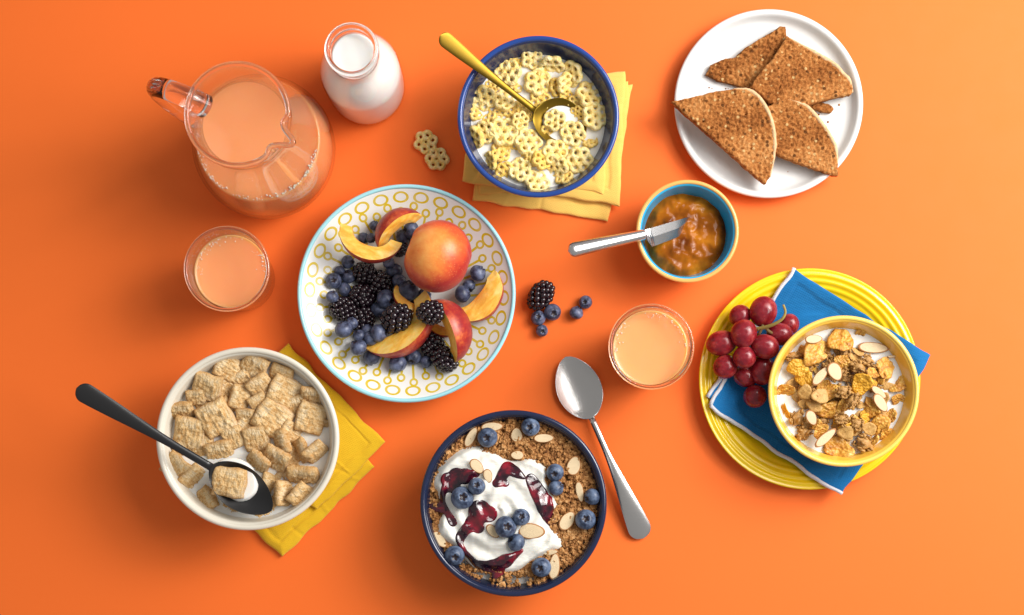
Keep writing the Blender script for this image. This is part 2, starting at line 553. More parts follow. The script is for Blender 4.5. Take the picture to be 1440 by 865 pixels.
def m_peach():
    nb = NB('nectarine_skin'); v = nb.coord()
    sp = nb.n('ShaderNodeSeparateXYZ'); nb.link(v, sp.inputs[0])
    n = nb.noise(v, 26, 3, .5, .4); nf = nb.noise(v, 260, 4, .7)
    # blush on one cheek of the fruit, own colour of its skin
    g = nb.math('MULTIPLY_ADD', sp.outputs[2], -22, nb.math('MULTIPLY_ADD', sp.outputs[1], -6, nb.math('MULTIPLY_ADD', sp.outputs[0], 5, .86)))
    f = nb.math('ADD', g, nb.math('MULTIPLY_ADD', n, 1.0, nb.math('MULTIPLY_ADD', nf, .26, -.60)))
    c = nb.ramp(f, [(.06, (.88, .42, .10)), (.28, (.82, .25, .045)), (.46, (.68, .105, .028)), (.70, (.42, .022, .018))])
    sk = nb.math('MULTIPLY', nb.math('LESS_THAN', nb.vor(v, 420), .16), .35)
    c = nb.mix(sk, c, (.86, .48, .18))
    nb.color(c); nb.p(rough=nb.math('MULTIPLY_ADD', nb.noise(v, 50, 3), .22, .24), spec=.45, sss=.15, ssss=.004, sheen=.1)
    nb.bump(nb.noise(v, 500, 3), .0003, .5)
    return nb.m
M_PEACH = m_peach()
def m_pskin():
    nb = NB('nectarine_slice_skin'); v = nb.coord()
    n = nb.noise(v, 40, 4, .6)
    sp = nb.n('ShaderNodeSeparateXYZ'); nb.link(v, sp.inputs[0])
    nf = nb.noise(v, 300, 4, .7)
    nb.color(nb.ramp(nb.math('MULTIPLY_ADD', nf, .3, nb.math('MULTIPLY', n, .7)), [(.3, (.16, .008, .014)), (.5, (.33, .022, .022)), (.62, (.52, .085, .028)), (.74, (.74, .27, .05))]))
    nb.p(rough=.34, spec=.45)
    return nb.m
M_PSKIN = m_pskin()
def m_pflesh():
    nb = NB('nectarine_flesh'); v = nb.coord()
    mp = nb.n('ShaderNodeMapping'); nb.link(v, mp.inputs[0]); mp.inputs['Scale'].default_value = (60, 200, 60)
    n = nb.noise(mp.outputs[0], 1, 4, .6, .5)
    sp = nb.n('ShaderNodeSeparateXYZ'); nb.link(v, sp.inputs[0])
    c = nb.ramp(n, [(.3, (.78, .32, .025)), (.48, (.89, .50, .08)), (.7, (.92, .66, .22))])
    rr = nb.math('SQRT', nb.math('ADD', nb.math('POWER', nb.math('ABSOLUTE', sp.outputs[1]), 2), nb.math('POWER', nb.math('ABSOLUTE', sp.outputs[0]), 2)))
    c = nb.mix(nb.math('MULTIPLY_ADD', nb.math('ADD', rr, nb.math('MULTIPLY', n, .006)), -110, 1.75, clamp=True), c, (.66, .22, .03))
    nb.color(c); nb.p(rough=.32, spec=.45, sss=.3, ssss=.004)
    nb.bump(nb.noise(v, 260, 4), .0007, .6)
    return nb.m
M_PFLESH = m_pflesh()
M_PIT = simple('reddish_pit_hollow', (.62, .16, .02), (.78, .34, .05), .5, 180, .0008, 300)
def m_jam():
    nb = NB('apricot_jam'); v = nb.coord()
    n = nb.noise(v, 42, 3, .5, .4)
    nb.color(nb.ramp(n, [(.30, (.13, .028, .003)), (.5, (.35, .10, .006)), (.72, (.60, .22, .014))]))
    nb.p(rough=.10, spec=.16)
    nb.bump(nb.math('ADD', nb.noise(v, 70, 2), nb.math('MULTIPLY', nb.noise(v, 420, 2), .16)), .0009, .7)
    return nb.m
M_JAM = m_jam()
def m_compote():
    nb = NB('berry_compote'); v = nb.coord()
    n = nb.noise(v, 60, 4, .6)
    nb.color(nb.ramp(n, [(.38, (.007, .002, .007)), (.51, (.040, .003, .011)), (.64, (.24, .006, .020))]))
    nb.p(rough=.08, spec=.6, coat=.4, coatr=.03)
    nb.bump(nb.noise(v, 110, 3), .0014, .6)
    return nb.m
M_COMP = m_compote()
def m_granules():
    nb = NB('crunchy_granules'); v = nb.coord()
    n = nb.math('MULTIPLY_ADD', nb.vor(v, 260, out='Color') if False else nb.noise(v, 330, 4, .75), .7, nb.math('MULTIPLY', nb.noise(v, 60, 2), .3))
    c = nb.ramp(n, [(.32, (.075, .025, .008)), (.44, (.29, .12, .036)), (.55, (.50, .25, .085)), (.68, (.74, .48, .24))])
    nb.color(c); nb.p(rough=.7, spec=.25)
    nb.bump(nb.noise(v, 900, 3), .0008, .7)
    return nb.m
M_GRAN = m_granules()
def m_flake():
    nb = NB('toasted_corn_flake'); v = nb.coord()
    n = nb.noise(v, 130, 4, .65)
    c = nb.ramp(n, [(.30, (.27, .085, .012)), (.45, (.56, .24, .032)), (.60, (.74, .41, .075)), (.78, (.85, .60, .24))])
    c = nb.mix(nb.math('MULTIPLY', nb.math('GREATER_THAN', nb.rand(), .65), .6), c, (.82, .42, .02))
    nb.color(c); nb.p(rough=.4, spec=.45)
    nb.bump(nb.math('ADD', nb.noise(v, 300, 4), nb.vor(v, 330)), .0009, .9)
    return nb.m
M_FLAKE = m_flake()
M_CLUST = simple('oat_cluster', (.19, .078, .018), (.66, .37, .11), .5, 230, .0007, 600)
M_OAT = simple('rolled_oat', (.38, .17, .035), (.74, .46, .15), .5, 260, .0006, 500)
M_ALM = simple('almond_flesh', (.80, .65, .43), (.74, .54, .30), .5, 90, .0003, 300)
M_ALMD = simple('almond_skin', (.34, .13, .035), (.46, .21, .07), .6, 300)
M_BUB = m_thin('froth_bubble', (.98, .95, .92), 1.5)

# ------------------------------------------------------------------ the setting
tb = obj('table_surface', mesh('table_surface', [(-3, -3, 0), (3, -3, 0), (3, 3, 0), (-3, 3, 0)], [(0, 1, 2, 3)], M_TABLE))
tb['kind'] = 'structure'

# ------------------------------------------------------------------ dishes
def wall_r(z, Rr, h, br, p):
    return br + (Rr - br) * max(z / h, 0) ** p
def make_bowl(name, px, py, rpx, h, z0, label, br_f=.5, p=.5, t=.0035, m_in=None, m_out=None, m_rim=None, rim_w=.0032, cat='bowl'):
    """a bowl whose rim circle is seen at (px,py) with radius rpx; its foot stands at z0"""
    zr = z0 + h
    c = W(px, py, zr); Rr = PR(rpx, zr)
    br = Rr * br_f
    e = empty(name, (c.x, c.y, z0), label, cat)
    N = 22
    outer = [(0, .0006), (br * .80, .0006), (br * .86, 0), (br, 0)]
    for i in range(1, N):
        z = h * (i / N)
        outer.append((wall_r(z, Rr, h, br, p), z))
    hz = h - rim_w * .45
    inner = []
    for i in range(N + 1):
        z = lerp(hz, t * 1.1, (i / N) ** .9)
        fr = (z - t * 1.1) / (hz - t * 1.1)
        inner.append((max(wall_r(max(z - t * .5, 0), Rr, h, br, p) - t, 0) if fr > .12 else max((wall_r(z, Rr, h, br, p) - t) * math.sqrt(max(fr / .12, 0)), 0), z))
    inner[-1] = (0, t * 1.1)
    outer.append((Rr - .0002, hz))
    obj('outside', lathe('bowl_outside', outer, m_out), e)
    obj('inside', lathe('bowl_inside', [(Rr - .0004, hz)] + inner, m_in), e)
    rr = rim_w / 2
    ring = [(Rr - rr + rr * 1.0 * math.cos(a), hz + rr * .9 * math.sin(a)) for a in [R(-50 + i * 280 / 14) for i in range(15)]]
    obj('rim', lathe('bowl_rim', ring, m_rim), e)
    return dict(e=e, c=c, z0=z0, h=h, rin=lambda z: wall_r(z - z0, Rr, h, br, p) - t * .55, R=Rr, px=px, py=py, rpx=rpx)
def fill(name, B, zm, mat, label, cat):
    """liquid filling bowl B to height zm with a slight meniscus"""
    r = B['rin'](zm)
    prof = [(0, zm), (r * .6, zm), (r * .93, zm + .0001), (r * .975, zm + .0005), (r, zm + .0013)]
    for i in range(1, 10):
        z = lerp(zm, B['z0'] + .006, i / 9)
        prof.append((B['rin'](z) * (1 if i < 9 else .6), z))
    prof.append((0, B['z0'] + .005))
    prof = [(a, z - B['z0']) for a, z in prof]
    o = obj(name, lathe(name, prof, mat, 96), loc=(B['c'].x, B['c'].y, B['z0']))
    return tag(o, label, cat)

# folded napkins: layered quads with rounded folds and soft wrinkles
def napkin_layer(name, corners, mat, zf, th, seed, n=96, parent=None, wr=.0015, hem=None):
    C = [np.array(c, float) for c in corners]
    verts, faces = [], []
    LU = np.hypot(*(C[1] - C[0])); LV = np.hypot(*(C[3] - C[0]))
    cr = random.Random(seed)
    creases = [(1, 0, .5, -.0006), (0, 1, .5, .0005)] + [(math.cos(q), math.sin(q), cr.uniform(.3, 1.0), cr.choice((-1, 1)) * .0006) for q in (cr.uniform(0, 1.5), cr.uniform(0, 1.5))]
    def pt(u, v):
        p = (C[0] * (1 - u) + C[1] * u) * (1 - v) + (C[3] * (1 - u) + C[2] * u) * v
        wob = .0022
        p = p + np.array([noise.noise(Vector((p[0] * 60, p[1] * 60, seed))), noise.noise(Vector((p[0] * 60, p[1] * 60, seed + 9)))]) * wob
        return p
    for s in (1, -1):
        for i in range(n + 1):
            for j in range(n + 1):
                u, v = i / n, j / n
                p = pt(u, v)
                ed = min(u, 1 - u, v, 1 - v)
                k = math.sqrt(max(1 - (1 - min(ed / .03, 1)) ** 2, 0))
                z = zf(p[0], p[1]) + th / 2 + s * th / 2 * (.25 + .75 * k)
                z += wr * (fbm(p[0] * 22, p[1] * 22, seed, 3) + .5) * (1 if s > 0 else .3) * min(1, ed * 12 + .35)
                if s > 0:
                    eu = min(u, 1 - u) * LU; ev = min(v, 1 - v) * LV; em = min(eu, ev)
                    z += .0005 * (1 - float(sst(.0085, .0100, em))) - .0005 * math.exp(-((em - .0102) / .0009) ** 2)
                    for (cu, cv, cc, ca) in creases:
                        z += ca * math.exp(-((cu * u + cv * v - cc + .01 * noise.noise(Vector((u * 4, v * 4, seed)))) / .012) ** 2)
                verts.append((p[0], p[1], z))
    m = (n + 1) ** 2
    for i in range(n):
        for j in range(n):
            a = i * (n + 1) + j
            q = (a, a + n + 1, a + n + 2, a + 1)
            faces.append(q); faces.append(tuple(m + x for x in reversed(q)))
    edge = [i * (n + 1) for i in range(n)] + [n * (n + 1) + j for j in range(n)] + [i * (n + 1) + n for i in range(n, 0, -1)] + list(range(n, 0, -1))
    for a, b in zip(edge, edge[1:] + edge[:1]):
        faces.append((a, b, b + m, a + m))
    me = recalc(mesh(name, verts, faces, mat))
    o = obj(name, me, parent, loc=-parent.location)
    if hem:
        for (a, b) in hem:
            pts = []
            for k in range(40):
                t = k / 39
                uv = [(0, 0), (1, 0), (1, 1), (0, 1)]
                u = lerp(uv[a][0], uv[b][0], t); v = lerp(uv[a][1], uv[b][1], t)
                p = pt(u, v)
                pts.append((p[0], p[1], zf(p[0], p[1]) + th * .62 + .0003 + .0003 * noise.noise(Vector((t * 30, seed, 0)))))
            obj('white_hem', tube('white_hem', pts, [.0017 + .0003 * noise.noise(Vector((k * .7, 1, seed))) for k in range(40)], M_HEM, 8), o)
    return o
def quad(zm, pts, z=0.0):
    return [tuple(W(*zm(*p), z))[:2] for p in pts]

Z2 = zoom(570, 20, 2.882)
nap = empty('yellow_napkin', W(790, 200), 'folded pale yellow cloth napkin under the navy bowl of honeycomb cereal', 'napkin')
napkin_layer('fold', quad(Z2, [(345, 300), (921, 284), (824, 842), (270, 755)]), M_YCLOTH, lambda x, y: .0006, .0022, 3, parent=nap)
napkin_layer('fold', quad(Z2, [(300, 330), (905, 275), (872, 700), (300, 735)]), M_YCLOTH, lambda x, y: .0031, .0016, 5, parent=nap)
napkin_layer('fold', quad(Z2, [(280, 255), (887, 243), (868, 784), (232, 684)]), M_YCLOTH, lambda x, y: .0050, .0024, 8, parent=nap)
napkin_layer('fold', quad(Z2, [(330, 262), (826, 262), (806, 735), (300, 670)]), M_YCLOTH, lambda x, y: .0070, .0012, 11, parent=nap)
Z6 = zoom(80, 460, 2.544)
nap = empty('mustard_napkin', W(420, 640), 'folded mustard yellow napkin under the cream bowl of wheat squares', 'napkin')
napkin_layer('fold', quad(Z6, [(800, 170), (1137, 500), (808, 826), (470, 500)]), M_YCLOTH2, lambda x, y: .0006, .0026, 23, parent=nap, wr=.0018)
napkin_layer('fold', quad(Z6, [(640, 230), (1000, 545), (800, 760), (430, 430)]), M_YCLOTH2, lambda x, y: .0034, .0010, 31, parent=nap, wr=.0010)
napkin_layer('fold', quad(Z6, [(830, 62), (1180, 413), (930, 655), (580, 310)]), M_YCLOTH2, lambda x, y: .0046, .0020, 27, parent=nap, wr=.0018)

# ------------------------------------------------------------------ bowls with liquids
B_H = make_bowl('cereal_bowl', 757, 163.5, 114, .054, .009, 'navy glazed bowl of honeycomb cereal and milk on yellow napkin', .52, .48, .0035, M_NAVY, M_NAVY, M_NAVYRIM, .0042)
B_W = make_bowl('cream_bowl', 348, 617, 129, .054, .007, 'cream stoneware bowl of wheat squares on mustard napkin', .55, .42, .0045, M_CREAM, M_CREAM, M_CREAM, .0046)
B_Y = make_bowl('granola_bowl', 722, 708, 131.5, .058, 0, 'dark navy bowl of granola with yogurt and berries at bottom centre', .55, .42, .004, M_NAVY2, M_NAVY2, M_NAVY2RIM, .0046)
B_J = make_bowl('jam_bowl', 967, 325, 72.5, .048, 0, 'small turquoise bowl with orange outside holding apricot jam', .55, .34, .0040, M_TURQ, M_ORANGEG, M_CREAMRIM, .0034)
ZH, ZW, ZYB, ZJ = .042, .0455, .047, .029
fill('cereal_milk', B_H, ZH, M_MILK, 'white milk around the honeycomb cereal in navy bowl', 'milk')
fill('cereal_milk', B_W, ZW, M_MILK, 'white milk around the wheat squares in cream bowl', 'milk')

# plates
def plate_lathe(name, prof_top, t, mat, n=160):
    prof = [(r, z) for r, z in prof_top]
    under = [(r * .995, max(z - t, 0)) for r, z in reversed(prof_top) if r > 0]
    return lathe(name, prof + under + [(0, max(prof_top[0][1] - t, 0.0008))], mat, n)
# white toast plate: flat well, upright narrow lip
zr = .016
cT = W(1081.5, 145, zr); RT = PR(133, zr)
prof = [(0, .0055), (RT * .5, .0055), (RT * .82, .0058), (RT * .875, .0066), (RT * .905, .0086), (RT * .925, .0118), (RT * .940, .0138), (RT * .955, .0147), (RT * .975, .0150), (RT * .99, .0147), (RT, .0138)]
wp = empty('white_plate', (cT.x, cT.y, 0), 'round white plate holding the toast triangles', 'plate')
obj('plate_body', plate_lathe('plate_body', prof, .0040, M_WHITE), wp)
# fruit plate
zr = .030
cF = W(571.5, 412.5, zr); RF = PR(151.5, zr)
FP = [(RF * i / 26, .0045 + (.0300 - .0045) * (i / 26) ** 2.3) for i in range(27)]
def fz(x, y):
    r = min(math.hypot(x - cF.x, y - cF.y) / RF, 1)
    return .0045 + .0255 * r ** 2.3
M_PAT = m_pattern(RF)
fp = empty('fruit_plate', (cF.x, cF.y, 0), 'wide white plate printed with yellow ovals, holding fruit', 'plate')
obj('plate_body', plate_lathe('plate_body', FP, .0038, M_PAT), fp)
obj('rim', lathe('rim', [(RF - .0004 + .0017 * math.cos(a), .0290 + .0017 * math.sin(a)) for a in [R(k * 24) for k in range(16)]], M_AQUA, 160), fp)
# yellow ridged plate
zr = .014
cY = W(1138.5, 533, zr); RY = PR(155.5, zr)
def yprof():
    out = [(0, .004)]
    for i in range(1, 91):
        q = i / 90
        z = .004 + .0105 * float(sst(.66, .98, q))
        if q > .78: z += .00055 * math.cos((q - .78) * 2 * PI / .055) * float(sst(.78, .82, q)) * (1 - float(sst(.97, 1, q)))
        if .3 < q < .5: z += .0003 * math.cos((q - .3) * 2 * PI / .05)
        out.append((RY * q, z))
    return out
yp = empty('yellow_plate', (cY.x, cY.y, 0), 'bright yellow plate with ringed rim under blue napkin', 'plate')
obj('plate_body', plate_lathe('plate_body', yprof(), .0038, M_YELLOW, 192), yp)
def yz(x, y):
    q = math.hypot(x - cY.x, y - cY.y) / RY
    return .0048 + .0108 * float(sst(.58, .98, q)) - (.010 * max(q - 1.0, 0) ** 1.2 * 4 if q > 1 else 0)
# blue napkin across it
Z8 = zoom(970, 360, 2.4714)
nap = empty('blue_napkin', (cY.x, cY.y, .005), 'folded blue linen napkin with white hem lying across the yellow plate', 'napkin')
napkin_layer('fold', quad(Z8, [(352, 62), (800, 402), (540, 800), (58, 492)], .012), M_BCLOTH, yz, .0016, 41, parent=nap, wr=.0012, hem=[(3, 0)])
napkin_layer('fold', quad(Z8, [(358, 44), (833, 350), (524, 830), (68, 520)], .012), M_BCLOTH, lambda x, y: yz(x, y) + .0020, .0016, 45, parent=nap, wr=.0012, hem=[(2, 3), (3, 0)])
B_G = make_bowl('yellow_bowl', 1187, 550, 106.5, .046, .0095, 'yellow bowl of flakes, oat clusters and milk on blue napkin', .5, .45, .0035, M_YBOWL, M_YBOWL, M_YBRIM, .0036)
ZG = .040
fill('cereal_milk', B_G, ZG, M_MILK, 'white milk around the flakes in yellow bowl', 'milk')

# ------------------------------------------------------------------ glassware
def shell_profile(pts, per=8):
    return [(max(r, 0), z) for r, z in catmull(pts, per)]
def vessel(name, px, py, zref, prof_pts, label, cat):
    c = W(px, py, zref)
    return empty(name, (c.x, c.y, 0), label, cat), c
# pitcher
zrm = .172
J, jc = vessel('glass_pitcher', 334, 161, zrm, None, 'clear glass pitcher of pink juice with handle and pouring lip', 'pitcher')
rj = PR(73, zrm)
JP = [(0, .0006), (.036, .0006), (.047, .0035), (.0545, .018), (.0575, .038), (.0560, .060), (.0500, .085), (.0420, .108), (.0360, .128), (.0350, .142), (.0385, .158), (rj, zrm)]
SPA = R(-28)
def spout(r, z, a):
    if z > .135:
        k = ((z - .135) / (zrm - .135))
        d = (a - SPA + PI) % (2 * PI) - PI
        r = r + k * k * (.0095 * math.exp(-(d / .11) ** 2) - .0035 * math.exp(-((abs(d) - .30) / .13) ** 2))
        z = z + k * k * .003 * math.exp(-(d / .15) ** 2)
    return r, z
jp = shell_profile(JP, 7)
obj('outer_wall', lathe('outer_wall', jp, M_THIN, 160, bump=spout), J)
jin = [(max(r - .0022, 0), z + (.006 if z < .01 else .001)) for r, z in jp if z < zrm - .002]
obj('inner_wall', lathe('inner_wall', jin, M_THIN, 160, bump=spout), J)
rim = []
for i in range(160):
    a = 2 * PI * i / 160
    r, z = spout(rj - .0008, zrm, a)
    rim.append((r * math.cos(a), r * math.sin(a), z))
obj('rim', tube('rim', rim, .0021, M_GLASS, 12, True), J)
# handle towards upper left
ha = math.atan2(-(125 - 161), 240 - 334)
hd = Vector((math.cos(ha), math.sin(ha), 0))
hp = [(.0300, .150), (.042, .160), (.056, .162), (.067, .155), (.0715, .136), (.069, .108), (.062, .082), (.0545, .066)]
hpts = [hd * r + Vector((0, 0, z)) for r, z in catmull(hp, 6)]
hm = tube('handle', hpts, [.0092 - .0016 * math.sin(PI * i / (len(hpts) - 1)) for i in range(len(hpts))], M_GLASS, 20)
obj('handle', hm, J)
# juice
zjl = .078
jj = [(0, zjl)]
def inner_r(z):
    best = 0
    for (r0, z0), (r1, z1) in zip(jp, jp[1:]):
        if min(z0, z1) <= z <= max(z0, z1) and z1 != z0: best = max(best, lerp(r0, r1, (z - z0) / (z1 - z0)))
    return best - .0026
for q in (.5, .9, .97): jj.append((inner_r(zjl) * q, zjl + (.0004 if q > .95 else 0)))
jj += [(inner_r(zjl + .001), zjl + .001)] + [(inner_r(z), z) for z in np.linspace(zjl - .003, .012, 16)] + [(.034, .0085), (0, .0085)]
jo = tag(obj('juice', lathe('juice', jj, M_JUICE, 96), loc=(jc.x, jc.y, 0)), 'pink grapefruit juice filling the glass pitcher', 'juice')
def bubbles(name, cx, cy, z, r0, spread, count, arc, label, rmin=.0005, rmax=.0012, seed=1):
    rnd = random.Random(seed)
    bm = bmesh.new()
    for _ in range(count):
        a = rnd.uniform(*arc)
        if noise.noise(Vector((a * 2.2, seed, 0))) < rnd.uniform(-.35, .35): continue
        r = r0 - abs(rnd.gauss(0, spread * 1.8)); s = rmin + (rmax - rmin) * rnd.random() ** 2.2
        bmesh.ops.create_icosphere(bm, subdivisions=1, radius=s, matrix=Matrix.Translation((cx + r * math.cos(a), cy + r * math.sin(a), z + s * .3)))
    me = bpy.data.meshes.new(name); bm.to_mesh(me); bm.free()
    me.materials.append(M_FROTH)
    me.polygons.foreach_set('use_smooth', [True] * len(me.polygons))
    o = obj(name, me); tag(o, label, 'froth', kind='stuff')
M_FROTH = simple('froth', (.88, .66, .50), (.9, .75, .62), .15, 100, sss=.3, ssss=.003)
bubbles('juice_froth', jc.x, jc.y, zjl + .0006, inner_r(zjl) - .0008, .0007, 420, (R(150), R(350)), 'ring of fine froth on the juice in the pitcher', seed=4)

# milk bottle
zb = .132
Bt, bc = vessel('milk_bottle', 494.5, 70, zb, None, 'small clear glass bottle full of milk', 'bottle')
BP = [(0, .0006), (.026, .0006), (.0305, .003), (.0325, .010), (.0328, .055), (.0318, .068), (.0270, .084), (.0205, .098), (.0183, .108), (.0185, .116)]
bp_ = shell_profile(BP, 6)
def rimtop(r, z, a): return r, z
obj('wall', lathe('wall', bp_, M_THIN, 112), Bt)
obj('neck', lathe('neck', [(.0186, .114), (.0200, .118), (.0192, .122), (.0190, .126)], M_THIN, 112), Bt)
lip = PR(34.5, zb)
for rr_, zz_, th_ in ((lip, zb, .0022), (lip - .0005, .119, .0014)):
    obj('lip', tube('lip', [(rr_ * math.cos(2 * PI * i / 96), rr_ * math.sin(2 * PI * i / 96), zz_) for i in range(96)], th_, M_GLASS, 12, True), Bt)
mk = [(0, .113), (.010, .113), (.0155, .1133), (.0170, .1142)] + [(r - .0011, z) for r, z in reversed(bp_) if .004 < z < .110] + [(0, .003)]
tag(obj('bottle_milk', lathe('bottle_milk', mk, M_MILKB, 96), loc=(bc.x, bc.y, 0)), 'white milk filling the small glass bottle', 'milk')

# tumblers
def tumbler(px, py, mat, label, jlabel, seed, zj=.062):
    zt = .082
    g, c = vessel('juice_glass', px, py, zt, None, label, 'glass')
    Rt = PR(59.5, zt)
    rb = .0265
    P = [(0, .0006), (rb * .85, .0006), (rb, .003), (lerp(rb, Rt, .25), .022), (lerp(rb, Rt, .62), .052), (Rt * .995, zt)]
    pr = shell_profile(P, 7)
    obj('outer_wall', lathe('outer_wall', pr, M_THIN, 128), g)
    inn = [(0, .007), (rb * .8, .007)] + [(r - .0021, z) for r, z in pr if .010 < z < zt - .002]
    obj('inner_wall', lathe('inner_wall', inn, M_THIN, 128), g)
    obj('rim', tube('rim', [((Rt - .001) * math.cos(2 * PI * i / 128), (Rt - .001) * math.sin(2 * PI * i / 128), zt) for i in range(128)], .0016, M_GLASS, 12, True), g)
    def ir(z):
        for (r0, z0), (r1, z1) in zip(pr, pr[1:]):
            if z0 <= z <= z1 and z1 > z0: return lerp(r0, r1, (z - z0) / (z1 - z0)) - .0025
        return rb * .8
    jj = [(0, zj), (ir(zj) * .6, zj), (ir(zj) * .93, zj + .0002), (ir(zj) * .97, zj + .0006), (ir(zj + .0016), zj + .0016)] + [(ir(z), z) for z in np.linspace(zj - .002, .010, 14)] + [(0, .0078)]
    tag(obj('juice', lathe('juice', jj, mat, 96), loc=(c.x, c.y, 0)), jlabel, 'juice')
    bubbles('juice_froth', c.x, c.y, zj + .0004, ir(zj) - .001, .0012, 170, (R(0), R(190)), jlabel.replace('juice', 'froth on the juice', 1), .0003, .0008, seed=seed)
tumbler(319, 378, M_JUICE, 'glass tumbler of orange pink juice below the pitcher', 'orange pink juice in the tumbler below the pitcher', 5)
tumbler(916, 487.5, M_JUICE2, 'glass tumbler of pale peach juice beside the yellow plate', 'pale peach juice in the tumbler beside the yellow plate', 6, .068)

# ------------------------------------------------------------------ cutlery
def loft(name, rows, mat):
    n = len(rows[0]); verts = [p for r in rows for p in r]; faces = []
    for i in range(len(rows) - 1):
        for k in range(n):
            a, b = i * n + k, i * n + (k + 1) % n
            faces.append((a, b, b + n, a + n))
    faces.append(tuple(reversed(range(n)))); faces.append(tuple((len(rows) - 1) * n + k for k in range(n)))
    return recalc(mesh(name, verts, faces, mat))
def spoon(name, P0, Pn, Pt, wh, wn, wb, depth, mat, label, th=.0024, arch=.006, bowl_t=.0011, mat2=None, egg=.92, hmin=.45):
    P0, Pn, Pt = Vector(P0), Vector(Pn), Vector(Pt)
    e = empty(name, P0, label, 'spoon')
    dh = Vector((Pt.x - P0.x, Pt.y - P0.y, 0)).normalized()
    V = [math.sin(PI / 2 * (-1 + 2 * i / 14)) for i in range(15)]
    def row(p, lat, w, t, cup):
        top = [p + lat * (w * v) + Vector((0, 0, -cup * (1 - v * v) + t / 2 * math.sqrt(max(1 - v * v, .04)))) for v in V]
        bot = [p + lat * (w * v) + Vector((0, 0, -cup * (1 - v * v) - t / 2 * math.sqrt(max(1 - v * v, .04)))) for v in reversed(V)]
        return [q - P0 for q in top + bot]
    d1 = (Pn - P0); l1 = Vector((-d1.y, d1.x, 0)).normalized()
    d2 = (Pt - Pn); l2 = Vector((-d2.y, d2.x, 0)).normalized()
    rows = []
    N = 46
    for i in range(N + 1):
        s = (i / N) ** 1.8
        p = P0 + d1 * s + Vector((0, 0, arch * math.sin(PI * s)))
        w = lerp(wh, wn, float(sst(0.02, .80, s)) ** .85)
        rd = min(s * d1.length / wh, 1)
        w *= math.sqrt(max(1 - (1 - rd) ** 2, .003))
        tt = th * lerp(.85, 1.25, s)
        lat = l1.lerp(l2, float(sst(.7, 1.15, s))).normalized()
        rows.append(row(p, lat, w, tt, 0))
    obj('handle', loft('handle', rows, mat), e)
    rows = []
    for i in range(49):
        s = i / 48
        p = Pn + d2 * s
        w0 = wb * max(math.sin(PI * min(s ** egg, 1)), 0) ** .58
        w = math.sqrt((wn * (1 - s) ** 5) ** 2 + w0 ** 2)
        w = max(w, .0004)
        cup = depth * max(math.sin(PI * min(s ** .95, 1)), 0) ** .8
        tt = lerp(th * 1.25, bowl_t, float(sst(0, .2, s)))
        rows.append(row(p, l1.lerp(l2, .5 + .5 * float(sst(0, .3, s))).normalized() if i else l1.lerp(l2, float(sst(.7, 1.15, 1.0))).normalized(), w, tt, cup))
    obj('bowl', loft('bowl', rows, mat2 or mat), e)
    return e
spoon('gold_spoon', W(619, 50, .088), W(752, 155, .047), W(824, 188, .0428), .0062, .0026, .0190, .0075, M_GOLD, 'brushed gold spoon dipping into the honeycomb cereal', arch=-.002)
spoon('black_spoon', W(108, 546, .092), W(297, 657, .067), W(382, 718, .061), .0080, .0032, .0178, .0085, M_BLACK, 'black spoon resting in the cream bowl of wheat squares', arch=.0, th=.0034)
spoon('steel_spoon', W(905, 757, .003), W(832, 588, .0062), W(795, 502, .0062), .0100, .0026, .0190, .0050, M_STEEL, 'brushed steel spoon lying on the orange table', arch=.006)

# jam knife
Z4 = zoom(780, 230, 4.807)
k0, k1 = W(*Z4(90, 592), .068), W(*Z4(615, 478), .053)
kn = empty('jam_knife', k0, 'polished steel butter knife resting in the jam bowl', 'knife')
dk = (k1 - k0); lk = Vector((-dk.y, dk.x, 0)).normalized()
rows = []
for i in range(41):
    s = i / 40
    w = lerp(.0062, .0043, s) * math.sqrt(max(1 - (1 - min(s * dk.length / .0062, 1)) ** 2, .003))
    t = lerp(.0046, .0040, s) * math.sqrt(max(1 - (1 - min(s * dk.length / .006, 1)) ** 2, .02))
    p = k0 + dk * s - k0
    rows.append([p + lk * (w * math.cos(a)) + Vector((0, 0, t * math.sin(a))) for a in [2 * PI * k / 36 for k in range(36)]])
obj('handle', loft('handle', rows, M_KNIFE), kn)
k2 = W(*Z4(960, 348), .028)
db = k2 - k1
rows = []
for i in range(31):
    s = i / 30
    p = k1 - k0 + db * s
    up = .0036
    dn = lerp(.0045, .0108, float(sst(.0, .06, s))) * (1 - float(sst(.55, 1.0, s)) * .96) + .0002
    upw = up * (1 - .9 * s)
    a = p + lk * upw; b = p - lk * dn + Vector((0, 0, -.006 * min(s * 8, 1)))
    tk = Vector((0, 0, .0007))
    mid = (a + b) / 2
    rows.append([a, mid + tk, b, mid - tk])
kb = loft('blade', rows, M_KNIFE)
kb.polygons.foreach_set('use_smooth', [False] * len(kb.polygons))
obj('blade', kb, kn)

# ------------------------------------------------------------------ jam
jcx, jcy = B_J['c'].x, B_J['c'].y
rjam = B_J['rin'](ZJ)
def jam_sdf(X, Y):
    a = np.arctan2(Y, X)
    rr = rjam * (.97 + .035 * np.sin(a * 3 + 1) + .02 * np.sin(a * 7))
    return rr - np.hypot(X, Y)
def jam_top(X, Y, D):
    Z = ZJ - .004 + .006 * sst(0, .010, D)
    nz = np.vectorize(lambda x, y: .0022 * fbm(x * 90, y * 90, 3, 3) + .0035 * noise.noise(Vector((x * 45, y * 45, 8))))(X, Y)
    return Z + nz
tag(obj('apricot_jam', field_solid('apricot_jam', jam_sdf, (-rjam * 1.1, rjam * 1.1, -rjam * 1.1, rjam * 1.1), .0011, jam_top, lambda X, Y: X * 0 + .008, M_JAM), loc=(jcx, jcy, 0)),
    'glossy amber apricot jam in the turquoise bowl', 'jam')

